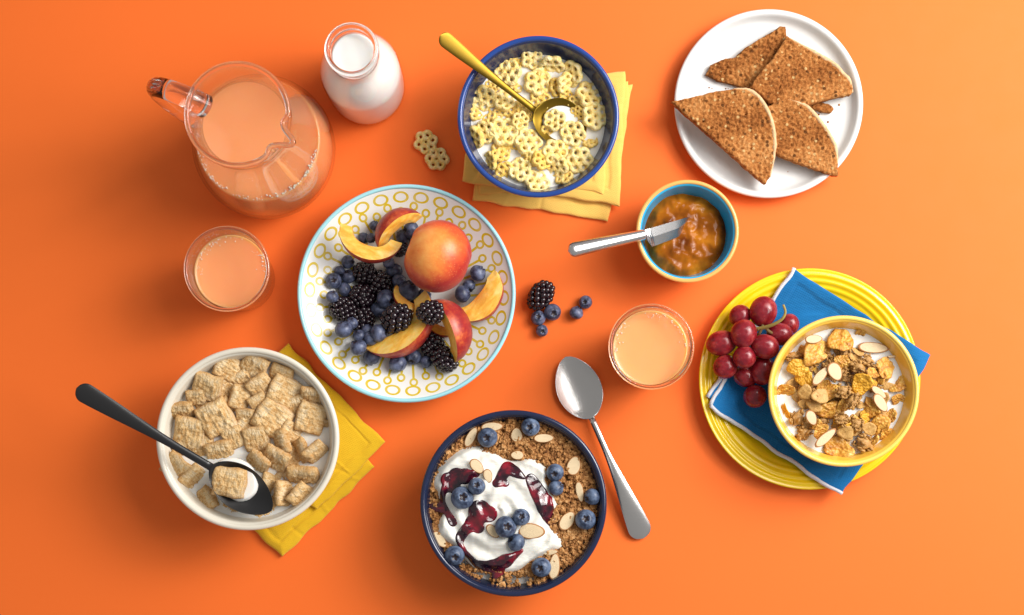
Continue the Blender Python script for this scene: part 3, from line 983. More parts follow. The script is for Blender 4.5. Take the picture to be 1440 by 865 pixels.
# ------------------------------------------------------------------ toast
Z3 = zoom(920, 0, 2.981)
def toast(pts, crust, z0, th, rot, label, seed):
    px = [Z3(*p) for p in pts]
    cx = sum(p[0] for p in px) / len(px); cy = sum(p[1] for p in px) / len(px)
    c = W(cx, cy, z0 + th)
    poly = [tuple((W(*p, z0 + th) - c))[:2] for p in px]
    poly = [tuple(lerp(np.array(poly[i]), np.array(poly[(i + 1) % len(poly)]), k / 6)) for i in range(len(poly)) for k in range(6)]
    rnd = random.Random(seed)
    poly = [(x + .0009 * noise.noise(Vector((x * 260, y * 260, seed))), y + .0009 * noise.noise(Vector((x * 300, y * 300, seed + 5)))) for x, y in poly]
    e = empty('toast', (c.x, c.y, z0), label, 'toast', 'toast triangles on the white plate')
    e.rotation_euler = rot
    sd = sdf_poly(poly)
    def zt(X, Y, D):
        nz = np.vectorize(lambda x, y: .0013 * fbm(x * 340, y * 340, seed, 3) - .0016 * max(noise.noise(Vector((x * 420, y * 420, seed + 3))) - .28, 0) * 3)(X, Y)
        return th - .0009 * (1 - sst(0, .0013, D)) + nz - .0006 * sst(0, .012, D)
    xs = [p[0] for p in poly]; ys = [p[1] for p in poly]
    bd = (min(xs) - .002, max(xs) + .002, min(ys) - .002, max(ys) + .002)
    obj('crumb', field_solid('crumb', sd, bd, .0007, zt, lambda X, Y: X * 0, M_TOAST), e)
    if crust:
        cp = [tuple((W(*Z3(*p), z0 + th) - c))[:2] for p in crust]
        cp = catmull(cp, 8)
        pts3 = [(x, y, th * .52) for x, y in cp]
        m = len(pts3)
        # flattened tube as a crust band
        me = tube('crust', pts3, [1.0] * m, M_CRUST, 14)
        co = [v.co.copy() for v in me.vertices]
        for i, v in enumerate(me.vertices):
            if i >= m * 14: continue
            p = Vector(pts3[i // 14]); d = v.co - p
            taper = min(1, .35 + 3 * min(i // 14, m - 1 - i // 14) / m)
            rough = 1 + .25 * noise.noise(v.co * 300)
            v.co = p + Vector((d.x * .0023 * rough * taper, d.y * .0023 * rough * taper, d.z * (th * .52 + .0003) * taper))
        obj('crust', me, e)
    return e
T5 = [(650, 430), (690, 425), (735, 435), (756, 455), (740, 474), (700, 466), (660, 452), (600, 440)]
toast(T5, None, .0060, .006, (0, 0, 0), 'toast piece with only its tip peeking from beneath the right toast triangle', 55)
T1 = [(218, 308), (238, 268), (290, 246), (342, 236), (375, 204), (440, 164), (500, 130), (528, 108), (548, 113), (555, 145), (556, 180), (500, 280), (440, 355), (400, 368), (330, 350), (270, 335)]
toast(T1, None, .0060, .0075, (R(3), R(-2), 0), 'back left toast triangle, half covered by the right one', 51)
T2 = [(556, 150), (600, 180), (660, 212), (720, 245), (760, 270), (785, 300), (818, 330), (835, 372), (825, 395), (770, 405), (700, 425), (640, 440), (560, 450), (480, 436), (440, 400), (398, 370), (440, 310), (500, 240)]
toast(T2, [(565, 155), (640, 200), (720, 245), (765, 275), (790, 305), (820, 335), (834, 385)], .0130, .0075, (R(-3), R(3), 0), 'large right toast triangle lying over the back left one', 52)
T4 = [(470, 450), (520, 418), (570, 418), (625, 438), (665, 472), (705, 520), (740, 572), (762, 620), (771, 670), (772, 736), (740, 728), (680, 706), (600, 682), (525, 656), (470, 620), (450, 530)]
toast(T4, [(560, 418), (625, 438), (665, 472), (705, 520), (740, 572), (762, 620), (771, 690)], .0145, .0075, (R(2), R(4), 0), 'lower toast triangle pointing to the bottom right plate edge', 53)
T3 = [(62, 430), (150, 410), (240, 386), (330, 372), (388, 374), (432, 402), (468, 450), (493, 510), (505, 580), (503, 650), (490, 730), (470, 766), (430, 737), (330, 652), (220, 562), (110, 468)]
toast(T3, [(330, 372), (388, 374), (432, 402), (468, 450), (493, 510), (505, 580), (503, 650), (490, 735)], .0205, .0080, (R(4), R(5), 0), 'front left toast triangle overhanging the left edge of the plate', 54)
rnd = random.Random(9)
bm = bmesh.new()
for (x, y) in ((230, 368), (300, 372), (242, 372), (728, 512), (310, 372), (690, 480), (775, 440), (560, 720)):
    p = W(*Z3(x, y), .0055)
    bmesh.ops.create_icosphere(bm, subdivisions=1, radius=rnd.uniform(.0005, .0012), matrix=Matrix.Translation(p))
me = bpy.data.meshes.new('toast_crumbs'); bm.to_mesh(me); bm.free(); me.materials.append(M_TOAST)
tag(obj('toast_crumbs', me), 'scattered brown toast crumbs on the white plate', 'crumbs', kind='stuff')

# ------------------------------------------------------------------ stacking of loose pieces
class Pile:
    def __init__(s, floor, cap=1e9): s.f = floor; s.items = []; s.cap = cap
    def place(s, px, py, r, th, sink=0.0, soft=.75):
        """returns centre (Vector) for a piece of radius r (m) and thickness th seen at px,py"""
        p = W(px, py, .04)
        for _ in range(3):
            z = s.f(p.x, p.y) - sink
            for (q, rq, zt) in s.items:
                d = math.hypot(p.x - q.x, p.y - q.y)
                o = 1 - d / ((r + rq) * soft)
                if o > 0: z = max(z, zt - (rq * .0 + th * .35) * (1 - min(o * 2.0, 1)) - th * .25)
            z = min(z, s.f(p.x, p.y) + s.cap)
            c = W(px, py, z + th / 2)
            p = c
        s.items.append((p, r, z + th))
        return p

# ------------------------------------------------------------------ honeycomb cereal pieces
def honey_mesh(seed):
    rnd = random.Random(seed)
    bm = bmesh.new()
    r = .0033; sp = .0060
    cs = [(0, 0)] + [(sp * math.cos(R(60 * k)), sp * math.sin(R(60 * k))) for k in range(6)]
    for (x, y) in cs:
        x += rnd.uniform(-.0003, .0003); y += rnd.uniform(-.0003, .0003)
        mr = .00188
        n, m = 18, 10
        grid = []
        for i in range(n):
            a = 2 * PI * i / n
            ring = []
            for j in range(m):
                b = 2 * PI * j / m
                rr = r * (1 + .05 * math.sin(a * 2 + seed + x * 900)) + mr * math.cos(b)
                ring.append(bm.verts.new((x + rr * math.cos(a), y + rr * math.sin(a), 1.50 * mr * math.sin(b))))
            grid.append(ring)
        for i in range(n):
            for j in range(m):
                bm.faces.new((grid[i][j], grid[(i + 1) % n][j], grid[(i + 1) % n][(j + 1) % m], grid[i][(j + 1) % m]))
    me = bpy.data.meshes.new('tmp'); bm.to_mesh(me); bm.free()
    t = bpy.data.objects.new('tmp', me); col.objects.link(t)
    md = t.modifiers.new('r', 'REMESH'); md.mode = 'VOXEL'; md.voxel_size = .00052
    ms = t.modifiers.new('s', 'SMOOTH'); ms.factor = .5; ms.iterations = 3
    dg = bpy.context.evaluated_depsgraph_get()
    out = bpy.data.meshes.new_from_object(t.evaluated_get(dg))
    bpy.data.objects.remove(t); bpy.data.meshes.remove(me)
    bx, by = rnd.uniform(-1, 1), rnd.uniform(-1, 1)
    for v in out.vertices:
        c = v.co
        k = fbm(c.x * 350 + seed * 9, c.y * 350, c.z * 350, 2)
        d = Vector((c.x, c.y, 0)); 
        v.co = c + Vector((0, 0, .0006 * k + 7 * (bx * c.x * c.x + by * c.y * c.y))) + d * (.05 * noise.noise(Vector((c.x * 150, c.y * 150, seed))))
    out.materials.clear(); out.materials.append(M_HONEY)
    out.polygons.foreach_set('use_smooth', [True] * len(out.polygons))
    out.name = 'honeycomb_cereal'
    return out
HM = [honey_mesh(s) for s in range(5)]
HMW = [m.copy() for m in HM]
for m in HMW: m.materials[0] = M_HONEYW
Z1 = zoom(640, 50, 3.604)
rnd = random.Random(21)
HC = [(210, 540, 50, 30), (480, 480, 45, 20), (300, 560, 50, 25), (460, 200, 45, 30), (350, 620, 48, 30), (300, 250, 45, 20), (160, 420, 48, 25), (400, 620, 45, 25), (570, 600, 50, 20), (290, 380, 45, 30), (120, 470, 45, 20), (310, 130, 36, 20), (190, 255, 38, 15), (100, 385, 45, 25), (240, 390, 42, 20), (345, 365, 45, 15), (430, 330, 50, 12), (300, 440, 44, 25), (520, 262, 48, 35), (560, 310, 36, 30), (610, 340, 40, 25),
      (620, 395, 38, 30), (685, 540, 38, 40), (440, 630, 50, 25), (550, 712, 48, 30), (255, 690, 50, 25), (365, 410, 30, 20), (175, 640, 48, 50), (95, 520, 56, 48), (230, 592, 50, 22),
      (390, 115, 54, 14), (268, 188, 64, 12), (490, 155, 62, 55), (420, 237, 66, 8), (590, 195, 62, 42), (562, 245, 56, 50), (680, 300, 66, 25), (710, 410, 66, 16), (145, 320, 62, 22), (248, 330, 55, 25),
      (150, 492, 56, 22), (330, 432, 44, 20), (245, 490, 70, 8), (520, 668, 54, 32), (415, 742, 62, 25), (328, 680, 60, 10), (370, 540, 66, 14), (505, 430, 54, 12), (630, 632, 66, 12), (597, 497, 62, 10), (505, 593, 64, 8)]
pile = Pile(lambda x, y: ZH, .012)
for i, (x, y, r, tl) in enumerate(HC):
    px, py = Z1(x, y)
    rm = PR(r / 3.604, .045)
    c = pile.place(px, py, rm, .0042, .0030 if i < 11 else .0020 if i < 30 else .0004, .58)
    az = rnd.uniform(0, 2 * PI)
    o = obj('honeycomb_cereal', (HMW if i < 30 else HM)[i % 5], loc=c, rot=Euler((R(tl) * math.cos(az), R(tl) * math.sin(az), rnd.uniform(0, 2 * PI))), scale=rm / .0098)
    if i == 47: lab = 'pale honeycomb cereal piece inside the bowl of the gold spoon'
    else: lab = uniq('honeycomb cereal piece in navy bowl', where(757, 165, 100, px, py))
    tag(o, lab, 'cereal', 'honeycomb cereal pieces in the navy bowl')
for (x, y, a, lab) in ((599, 200, .3, 'upper of two loose honeycomb cereal pieces on the table'), (614.5, 223.5, 1.0, 'lower of two loose honeycomb cereal pieces on the table')):
    o = obj('honeycomb_cereal', HM[1 if y < 210 else 3], loc=W(x, y, .0030), rot=(R(2), R(3), a), scale=.95)
    tag(o, lab, 'cereal', 'loose honeycomb cereal pieces')

# ------------------------------------------------------------------ wheat squares
def wheat_mesh(seed):
    n = 26; verts, faces = [], []
    hx, hy, T = .0105, .0105, .0028
    for s in (1, -1):
        for i in range(n + 1):
            for j in range(n + 1):
                u, v = -1 + 2 * i / n, -1 + 2 * j / n
                k = max((1 - abs(u) ** 5) * (1 - abs(v) ** 3.5), 0) ** .5
                x = u * hx * (1 + .10 * noise.noise(Vector((v * 1.5, seed, 2))) - .05 * (v * v))
                y = v * hy * (1 + .12 * noise.noise(Vector((u * 1.5, seed, 7))) - .06 * (u * u))
                strand = .00022 * math.sin(u * 30 + 3.5 * noise.noise(Vector((u * 2, v * 3, seed)))) + .0010 * fbm(u * 5, v * 4, seed + s * 5, 4)
                z = s * (.0007 + T * k) + strand * (.4 + .6 * k) + .0012 * noise.noise(Vector((u * .9, v * .9, seed * 3)))
                verts.append((x, y, z))
    m = (n + 1) ** 2
    for i in range(n):
        for j in range(n):
            a = i * (n + 1) + j; q = (a, a + n + 1, a + n + 2, a + 1)
            faces.append(q); faces.append(tuple(m + x for x in reversed(q)))
    edge = [i * (n + 1) for i in range(n)] + [n * (n + 1) + j for j in range(n)] + [i * (n + 1) + n for i in range(n, 0, -1)] + list(range(n, 0, -1))
    for a, b in zip(edge, edge[1:] + edge[:1]): faces.append((a, b, b + m, a + m))
    return recalc(mesh('wheat_square', verts, faces, M_WHEAT))
WM = [wheat_mesh(s * 3.7 + 1) for s in range(6)]
Z7 = zoom(215, 485, 3.263)
# x, y, half size px(zoom), turn, tilt about own long axis
WQ = [(240, 260, 50, 30, 20), (430, 390, 55, 50, 15), (660, 280, 55, 20, 20), (230, 470, 55, 10, 20), (650, 520, 55, 70, 20), (540, 250, 50, 5, 25), (420, 160, 50, 40, 20), (140, 480, 45, 20, 30), (500, 480, 50, 15, 20), (620, 620, 55, 30, 20), (340, 210, 50, 60, 20), (200, 240, 44, 10, 30), (330, 290, 44, 40, 25), (490, 270, 44, 30, 25), (425, 330, 44, 0, 30), (370, 425, 50, 20, 15), (635, 400, 48, 60, 25), (790, 360, 22, 0, 30), (545, 650, 58, 70, 25), (520, 765, 56, 20, 20), (360, 745, 42, -20, 30),
      (345, 105, 58, 63, 22), (462, 105, 62, -28, 24), (590, 135, 52, -20, 30), (250, 195, 66, -15, 25), (730, 235, 50, -5, 48), (135, 305, 56, 10, 48), (495, 190, 58, 35, 42), (605, 215, 66, 65, 14), (400, 240, 54, 75, 30), (290, 335, 76, 28, 12),
      (170, 405, 70, -8, 18), (725, 335, 72, 75, 10), (475, 432, 58, 10, 24), (550, 340, 76, 57, 8), (595, 445, 58, -68, 58), (685, 485, 56, -60, 60), (745, 490, 54, 40, 58), (310, 492, 66, 15, 40), (485, 535, 56, -42, 58), (565, 525, 64, -30, 44),
      (690, 597, 70, 2, 58), (105, 565, 62, -40, 26), (192, 612, 58, 45, 44), (245, 710, 56, -55, 34), (605, 680, 60, 88, 58), (680, 692, 58, 48, 48), (350, 630, 76, -8, 6)]
pile = Pile(lambda x, y: ZW, .011)
for i, (x, y, r, tu, tl) in enumerate(WQ):
    px, py = Z7(x, y); rm = PR(r / 3.263, .05)
    near = min(math.hypot(x - 330 - 50 * q, y - 590 - 36 * q) for q in range(5)) < 150
    c = pile.place(px, py, rm, .0062, (.0038 if i < 11 else .0022 if i < 21 else .0004) + (.003 if near else 0), .66)
    if i == len(WQ) - 1: c = W(px, py, .0640)
    o = obj('wheat_square', WM[i % 6], loc=c, rot=Matrix.Rotation(R(tu), 3, 'Z').to_4x4().to_euler() if tl == 0 else (Matrix.Rotation(R(tu), 3, 'Z') @ Matrix.Rotation(R(tl), 3, 'X')).to_euler(), scale=tuple(rm / .0102 * q for q in (1, 1 + .12 * math.sin(i * 2.1), 1.0 + .2 * math.sin(i * 1.3))))
    if i == len(WQ) - 1: lab = 'wheat square in a puddle of milk on the black spoon'
    else: lab = uniq('wheat square in cream bowl', where(348, 618, 118, px, py))
    tag(o, lab, 'cereal', 'wheat squares in the cream bowl')
# puddle of milk on the black spoon
c = W(*Z7(365, 618), .0590)
poly = [(x, y, r) for x, y, r in ((-.004, .004, .0130), (.003, 0.001, .0150), (.007, -.004, .0135))]
tag(obj('spoon_milk', field_solid('spoon_milk', sdf_circles(poly, .002), (-.03, .03, -.03, .03), .0009, lambda X, Y, D: .0000 + .0030 * sst(0, .002, D), lambda X, Y: X * 0 - .006, M_MILK), loc=c), 'puddle of milk in the black spoon', 'milk')

# ------------------------------------------------------------------ berries
def blueberry_mesh(mat, seed, rad=.0080):
    n, m = 30, 20
    verts, faces = [], []
    top = len(verts)
    for j in range(m + 1):
        th = PI * j / m
        for i in range(n):
            ph = 2 * PI * i / n
            r = rad * (1 + .03 * noise.noise(Vector((math.cos(ph) * 1.3, math.sin(ph) * 1.3, th + seed))))
            x, y, z = r * math.sin(th) * math.cos(ph), r * math.sin(th) * math.sin(ph), r * math.cos(th) * .88
            if th < .75:
                star = .5 + .5 * math.cos(5 * ph)
                crown = math.exp(-((th - .40 - .10 * star) / .085) ** 2)
                z += rad * .11 * crown * (.35 + .85 * star)
                z -= rad * .24 * (1 - float(sst(.10, .40, th)))
            verts.append((x, y, z))
    for j in range(m):
        for i in range(n):
            a, b = j * n + i, j * n + (i + 1) % n
            faces.append((a, a + n, b + n, b))
    me = mesh('blueberry', verts, faces, mat)
    bm = bmesh.new(); bm.from_mesh(me); bmesh.ops.remove_doubles(bm, verts=bm.verts, dist=1e-6); bmesh.ops.recalc_face_normals(bm, faces=bm.faces); bm.to_mesh(me); bm.free()
    me.polygons.foreach_set('use_smooth', [True] * len(me.polygons))
    return me
BD = [blueberry_mesh(M_BLUE, s) for s in range(4)]
BL = [blueberry_mesh(M_BLUE2, s + 10) for s in range(4)]
def blackberry_mesh(seed):
    rnd = random.Random(seed); bm = bmesh.new()
    a, c = .0072, .0092
    N = 58
    for k in range(N):
        t = (k + .5) / N; z = 1 - 2 * t; ph = k * 2.39996 + rnd.uniform(-.12, .12)
        rr = math.sqrt(1 - z * z)
        p = Vector((a * rr * math.cos(ph), a * rr * math.sin(ph), c * z * (1 - .06 * z)))
        bmesh.ops.create_icosphere(bm, subdivisions=2, radius=.00215 * rnd.uniform(.85, 1.12), matrix=Matrix.Translation(p))
    bmesh.ops.create_icosphere(bm, subdivisions=2, radius=.0068, matrix=Matrix.Translation((0, 0, 0)))
    me = bpy.data.meshes.new('blackberry'); bm.to_mesh(me); bm.free(); me.materials.append(M_BLACKB)
    me.polygons.foreach_set('use_smooth', [True] * len(me.polygons))
    return me
BB = [blackberry_mesh(s) for s in range(4)]
rnd = random.Random(5)
def berry(kind, px, py, rpx, c, tilt, az, label, group, i):
    data = (BB if kind == 'blackberry' else BD if kind == 'dark' else BL)[i % 4]
    base = .0082 if kind == 'blackberry' else .0076
    s = PR(rpx, c.z) / base
    rot = (Matrix.Rotation(az, 3, 'Z') @ Matrix.Rotation(tilt, 3, 'Y') @ Matrix.Rotation(rnd.uniform(0, 6), 3, 'Z')).to_euler()
    o = obj('blackberry' if kind == 'blackberry' else 'blueberry', data, loc=c, rot=rot, scale=s)
    return tag(o, label, 'blackberry' if kind == 'blackberry' else 'blueberry', group)
# loose on the table
lb = berry('blackberry', 761, 415, 16, W(761, 415, .0090), R(84), R(52), 'single blackberry lying loose on the orange table', 'loose berries', 1)
lb.scale = (lb.scale[0] * .98, lb.scale[1] * .98, lb.scale[2] * 1.12)
for i, (x, y, r, t, az, lab) in enumerate(((777, 439, 11.5, 20, 300, 'loose blueberry just below the right side of the lone blackberry'), (757, 447, 10, 8, 90, 'loose blueberry just below the left side of the lone blackberry'),
        (762, 465, 8.2, 15, 300, 'smallest and lowest loose blueberry below the lone blackberry'), (810.5, 440, 9.5, 70, 60, 'lower left berry of the loose blueberry pair'), (823.5, 425, 9, 12, 200, 'upper right berry of the loose blueberry pair'))):
    berry('dark', x, y, r, W(x, y, PR(r) * .9), R(t), R(az), lab, 'loose berries', i)

# ------------------------------------------------------------------ fruit on the printed plate
ZF = zoom(460, 280, 3.46)
def peach_mesh():
    n, m = 96, 64; rad = .0305; verts, faces = [], []
    az_ = Vector((-.85, .30, .05)).normalized(); ax_ = Vector((-.1, .75, .62)); ax_ = (ax_ - az_ * ax_.dot(az_)).normalized(); ay_ = az_.cross(ax_)
    PM = Matrix((ax_, ay_, az_)).transposed()
    for j in range(m + 1):
        th = PI * j / m
        for i in range(n):
            ph = 2 * PI * i / n
            d = (ph + PI) % (2 * PI) - PI
            r = rad * (1 - .045 * math.exp(-(d / .20) ** 2) * math.sin(th)) * (1 + .008 * math.sin(2 * ph + 1) * math.sin(th) + .006 * math.sin(3 * ph))
            z = r * math.cos(th) * .93
            if th < .6: z -= rad * .14 * (1 - float(sst(0, .55, th)))
            if th > PI - .4: z += rad * .05 * (1 - float(sst(0, .4, PI - th)))
            verts.append(PM @ Vector((r * math.sin(th) * math.cos(ph), r * math.sin(th) * math.sin(ph), z)))
    for j in range(m):
        for i in range(n):
            a, b = j * n + i, j * n + (i + 1) % n
            faces.append((a, a + n, b + n, b))
    me = mesh('nectarine', verts, faces, M_PEACH)
    bm = bmesh.new(); bm.from_mesh(me); bmesh.ops.remove_doubles(bm, verts=bm.verts, dist=1e-6); bmesh.ops.recalc_face_normals(bm, faces=bm.faces); bm.to_mesh(me); bm.free()
    me.polygons.foreach_set('use_smooth', [True] * len(me.polygons))
    return me
pz = .048
pc = W(*ZF(537, 280), pz)
o = obj('nectarine', peach_mesh(), loc=pc, rot=(R(72), R(8), R(12)), scale=PR(51, pz) / .0305)
o.rotation_euler = (0, 0, 0)
tag(o, 'whole red and orange nectarine sitting on the printed plate', 'nectarine')

def slice_meshes(Ls, w, seed, pit=.36):
    """lune of a sphere: chord along X, skin towards +Y, one flesh face upwards"""
    Rr = Ls / 2 / math.sin(R(84))
    nb_, na = 30, 10
    flat = .92
    def rin(x):
        t = x / (Rr * .60)
        return Rr * pit * max(1 - abs(t) ** 2.4, 0) ** .5
    def P(a, b, q):
        """q=1 skin, q=0 inner edge"""
        x = Rr * math.sin(b); yo = Rr * math.cos(b) * flat * (1 + .03 * noise.noise(Vector((b * 1.5, seed, 0))))
        y = lerp(min(rin(x), yo), yo, q)
        return Vector((x, y * math.cos(a), y * math.sin(a)))
    bs = [R(-84 + 168 * i / nb_) for i in range(nb_ + 1)]
    skin_v, skin_f = [], []
    for b in bs:
        for k in range(na + 1):
            a = w * (-.5 + k / na)
            ed = min(k, na - k) / na
            skin_v.append(P(a, b, 1.0 - (.03 if ed == 0 else 0)))
    for i in range(nb_):
        for k in range(na):
            q = i * (na + 1) + k
            skin_f.append((q, q + 1, q + na + 2, q + na + 1))
    fl_v, fl_f = [], []
    nr = 8
    for s in (.5, -.5):
        st = len(fl_v)
        for b in bs:
            for k in range(nr + 1):
                p = P(w * s, b, .975 * (1 - k / nr))
                bulge = .0007 * math.sin(PI * k / nr)
                p.z += (bulge + .0007 * fbm(p.x * 150, p.y * 150, seed, 2) * (1 if 0 < k < nr else .3)) * (1 if s > 0 else -1)
                fl_v.append(p)
        for i in range(nb_):
            for k in range(nr):
                q = st + i * (nr + 1) + k
                fl_f.append((q, q + 1, q + nr + 2, q + nr + 1))
    pt_v, pt_f = [], []
    for b in bs:
        for k in range(7):
            a = w * (-.5 + k / 6)
            p = P(a, b, 0); p.y *= 1 - .12 * math.sin(PI * k / 6)
            pt_v.append(p)
    for i in range(nb_):
        for k in range(6):
            q = i * 7 + k
            pt_f.append((q, q + 7, q + 8, q + 1))
    return (mesh('skin', skin_v, skin_f, M_PSKIN), mesh('flesh', fl_v, fl_f, M_PFLESH), mesh('pit_hollow', pt_v, pt_f, M_PIT)), Rr
def peach_slice(x0, y0, x1, y1, zc, w, roll, flip, label, seed, pitch=0, pit=.36, off=1.6):
    A, B = W(*ZF(x0, y0), zc), W(*ZF(x1, y1), zc)
    d = B - A; L = d.length; ang = math.atan2(d.y, d.x) + (PI if flip else 0)
    ms, Rr = slice_meshes(L, w, seed, pit)
    mid = (A + B) / 2
    n = Vector((-math.sin(ang), math.cos(ang), 0))
    e = empty('nectarine_slice', mid - n * (Rr * off * .2), label, 'fruit slice', 'nectarine slices on the printed plate')
    e.rotation_euler = (Matrix.Rotation(ang, 3, 'Z') @ Matrix.Rotation(pitch, 3, 'Y') @ Matrix.Rotation(roll, 3, 'X')).to_euler()
    for nm, me in zip(('skin', 'flesh', 'pit_hollow'), ms): obj(nm, me, e)
    return e
peach_slice(320, 440, 460, 545, .024, R(60), R(0), True, 'small yellow nectarine slice tip showing between blackberry and blueberries', 6)
peach_slice(480, 590, 640, 650, .020, R(60), R(-5), True, 'yellow nectarine slice half hidden under the upright red one', 7)
peach_slice(655, 600, 850, 375, .027, R(50), R(-8), True, 'yellow nectarine slice at the right, below the whole nectarine', 5, pit=.15)
peach_slice(232, 222, 438, 52, .030, R(62), R(32), False, 'dark red skinned nectarine slice at the top of the plate', 1)
peach_slice(52, 165, 350, 262, .042, R(50), R(-4), True, 'orange nectarine slice with hollow facing up, left of the whole nectarine', 2, pit=.44)
peach_slice(225, 765, 520, 490, .028, R(58), R(4), True, 'nectarine slice with red lower edge in the middle of the berries', 3, pit=.36)
peach_slice(548, 478, 668, 778, .030, R(62), R(38), False, 'red nectarine slice below the whole nectarine, skin facing right', 4)

pile = Pile(fz, .020)
BBs = [(350, 240, 38, 20, 0), (180, 358, 50, 60, 20), (262, 410, 54, 70, 120), (172, 470, 54, 60, 200), (75, 535, 54, 70, 170), (170, 590, 57, 55, 250), (340, 580, 64, 65, 30), (515, 712, 56, 60, 110), (575, 780, 56, 60, 330), (507, 552, 55, 70, 0)]
BUs = [(195, 645, 34, 70), (120, 605, 30, 60), (440, 500, 34, 60), (60, 350, 26, 70), (430, 200, 32, 60), (32, 398, 37, 5), (25, 475, 30, 60), (100, 305, 32, 70), (103, 378, 34, 50), (85, 440, 34, 80), (230, 130, 25, 60), (178, 190, 28, 70), (213, 190, 24, 80), (155, 665, 30, 60), (210, 680, 34, 90), (80, 635, 42, 70), (250, 652, 42, 80), (152, 722, 40, 60), (215, 770, 40, 95),
       (343, 802, 43, 70), (420, 768, 38, 50), (480, 792, 30, 80), (325, 350, 40, 70), (350, 400, 36, 90), (300, 310, 28, 60), (472, 470, 34, 70), (395, 447, 50, 60), (250, 540, 42, 80), (285, 485, 44, 60), (370, 182, 34, 70), (410, 150, 40, 60), (733, 360, 39, 70), (690, 420, 31, 70), (658, 462, 40, 90)]
names = {9: 'blackberry sitting between two nectarine slices below the whole nectarine'}
for i, (x, y, r, tl, az) in enumerate(BBs):
    px, py = ZF(x, y); rm = PR(r / 3.46, .03)
    c = pile.place(px, py, rm, rm * 2 * .88, .001, .92)
    if i == 9: c = W(px, py, .047)
    if i == 6: c = W(px, py, .036)
    berry('blackberry', px, py, r / 3.46 * 1.02, c, R(tl), R(az), names.get(i) or uniq('blackberry on printed plate', where(571.5, 412.5, 140, px, py)), 'blackberries on the printed plate', i)
for i, (x, y, r, tl) in enumerate(BUs):
    px, py = ZF(x, y); rm = PR(r / 3.46, .025)
    c = pile.place(px, py, rm, rm * 1.75, .0008, .86)
    berry('dark', px, py, r / 3.46, c, R(tl), rnd.uniform(0, 6.28), uniq('blueberry on printed plate', where(571.5, 412.5, 140, px, py)), 'blueberries on the printed plate', i)

# ------------------------------------------------------------------ granola bowl with yogurt
Z5 = zoom(590, 570, 3.204)
ycx, ycy = B_Y['c'].x, B_Y['c'].y
def gl(x, y):
    r = math.hypot(x - ycx, y - ycy)
    return ZYB + .003 * (1 - (r / .075) ** 2)
fill('granola_milk', B_Y, ZYB - .006, M_MILK, 'milk showing at the lower edge of the granola bowl', 'milk')
rg = B_Y['rin'](ZYB) - .0005
rnd = random.Random(33)
gv, gf = [], []
ico = bmesh.new(); bmesh.ops.create_icosphere(ico, subdivisions=2, radius=1)
iv = [v.co.copy() for v in ico.verts]; ifc = [[v.index for v in f.verts] for f in ico.faces]; ico.free()
for k in range(4600):
    a = rnd.uniform(0, 2 * PI); r = rg * math.sqrt(rnd.random()) * .985
    x, y = ycx + r * math.cos(a), ycy + r * math.sin(a)
    if r > rg * .86 and R(225) < a < R(285) and rnd.random() < .75: continue
    s = rnd.choice((rnd.uniform(.0008, .0014), rnd.uniform(.0012, .0019), rnd.uniform(.0016, .0026)))
    z = gl(x, y) - rnd.uniform(0, .003) - s - (.003 if math.hypot(x - W(*Z5(330, 470), .05).x, y - W(*Z5(330, 470), .05).y) < .045 else 0)
    st = len(gv); sd = rnd.uniform(0, 100)
    for v in iv:
        q = v * s * (1.1 + .9 * noise.noise(v * 1.5 + Vector((sd, 0, 0))) + .35 * noise.noise(v * 4 + Vector((0, sd, 0))))
        gv.append((x + q.x, y + q.y, z + s + q.z))
    gf += [tuple(st + i for i in f) for f in ifc]
st = len(gv)
for i in range(41):
    for j in range(41):
        x, y = ycx + rg * (-1 + i / 20), ycy + rg * (-1 + j / 20)
        gv.append((x, y, gl(x, y) - .0035))
for i in range(40):
    for j in range(40):
        mx_, my_ = -1 + (i + .5) / 20, -1 + (j + .5) / 20
        if math.hypot(mx_, my_) < .93 and not (math.hypot(mx_, my_) > .80 and R(225) < math.atan2(my_, mx_) % (2 * PI) < R(285)):
            q = st + i * 41 + j; gf.append((q, q + 41, q + 42, q + 1))
tag(obj('granola_granules', mesh('granola_granules', gv, gf, M_GRAN, False)), 'crunchy brown granola granules filling the dark navy bowl', 'granola', kind='stuff')

YO = [(60, 360), (75, 300), (100, 260), (170, 205), (240, 180), (320, 203), (380, 240), (430, 250), (490, 233), (540, 255), (585, 300), (577, 335), (592, 372), (622, 420), (615, 480), (592, 540), (635, 588), (642, 640), (585, 668), (520, 702), (450, 745), (380, 758), (310, 745), (250, 738), (200, 692), (160, 640), (110, 612), (76, 570), (90, 515), (112, 470), (80, 410)]
ypoly = [tuple(W(*Z5(*p), .055))[:2] for p in YO]
ypoly = catmull(ypoly, 5, True)
ysd = sdf_poly(ypoly)
yc = np.mean(np.array(ypoly), 0)
def ytop(X, Y, D):
    base = ZYB + .0015
    def f(x, y):
        dx, dy = x - yc[0], y - yc[1]
        r = math.hypot(dx, dy); a = math.atan2(dy, dx)
        sw = .0011 * math.sin(r * 420 + a * 2 + 2.2 * noise.noise(Vector((x * 40, y * 40, 1))))
        return sw * 1.1 + .0034 * fbm(x * 32, y * 32, 4, 3) + .0006 * fbm(x * 130, y * 130, 2, 2)
    nz = np.vectorize(f)(X, Y)
    return base - .0015 + .0065 * sst(-.001, .0055, D) ** .8 + .0025 * sst(.004, .03, D) + nz * sst(0, .005, D)
xs = [p[0] for p in ypoly]; ys = [p[1] for p in ypoly]
tag(obj('yogurt', field_solid('yogurt', ysd, (min(xs) - .002, max(xs) + .002, min(ys) - .002, max(ys) + .002), .0009, ytop, lambda X, Y: X * 0 + ZYB - .008, M_YOG)), 'thick swirl of white yogurt on top of the granola', 'yogurt')
GX = np.linspace(min(xs) - .02, max(xs) + .02, 150); GY = np.linspace(min(ys) - .02, max(ys) + .02, 150)
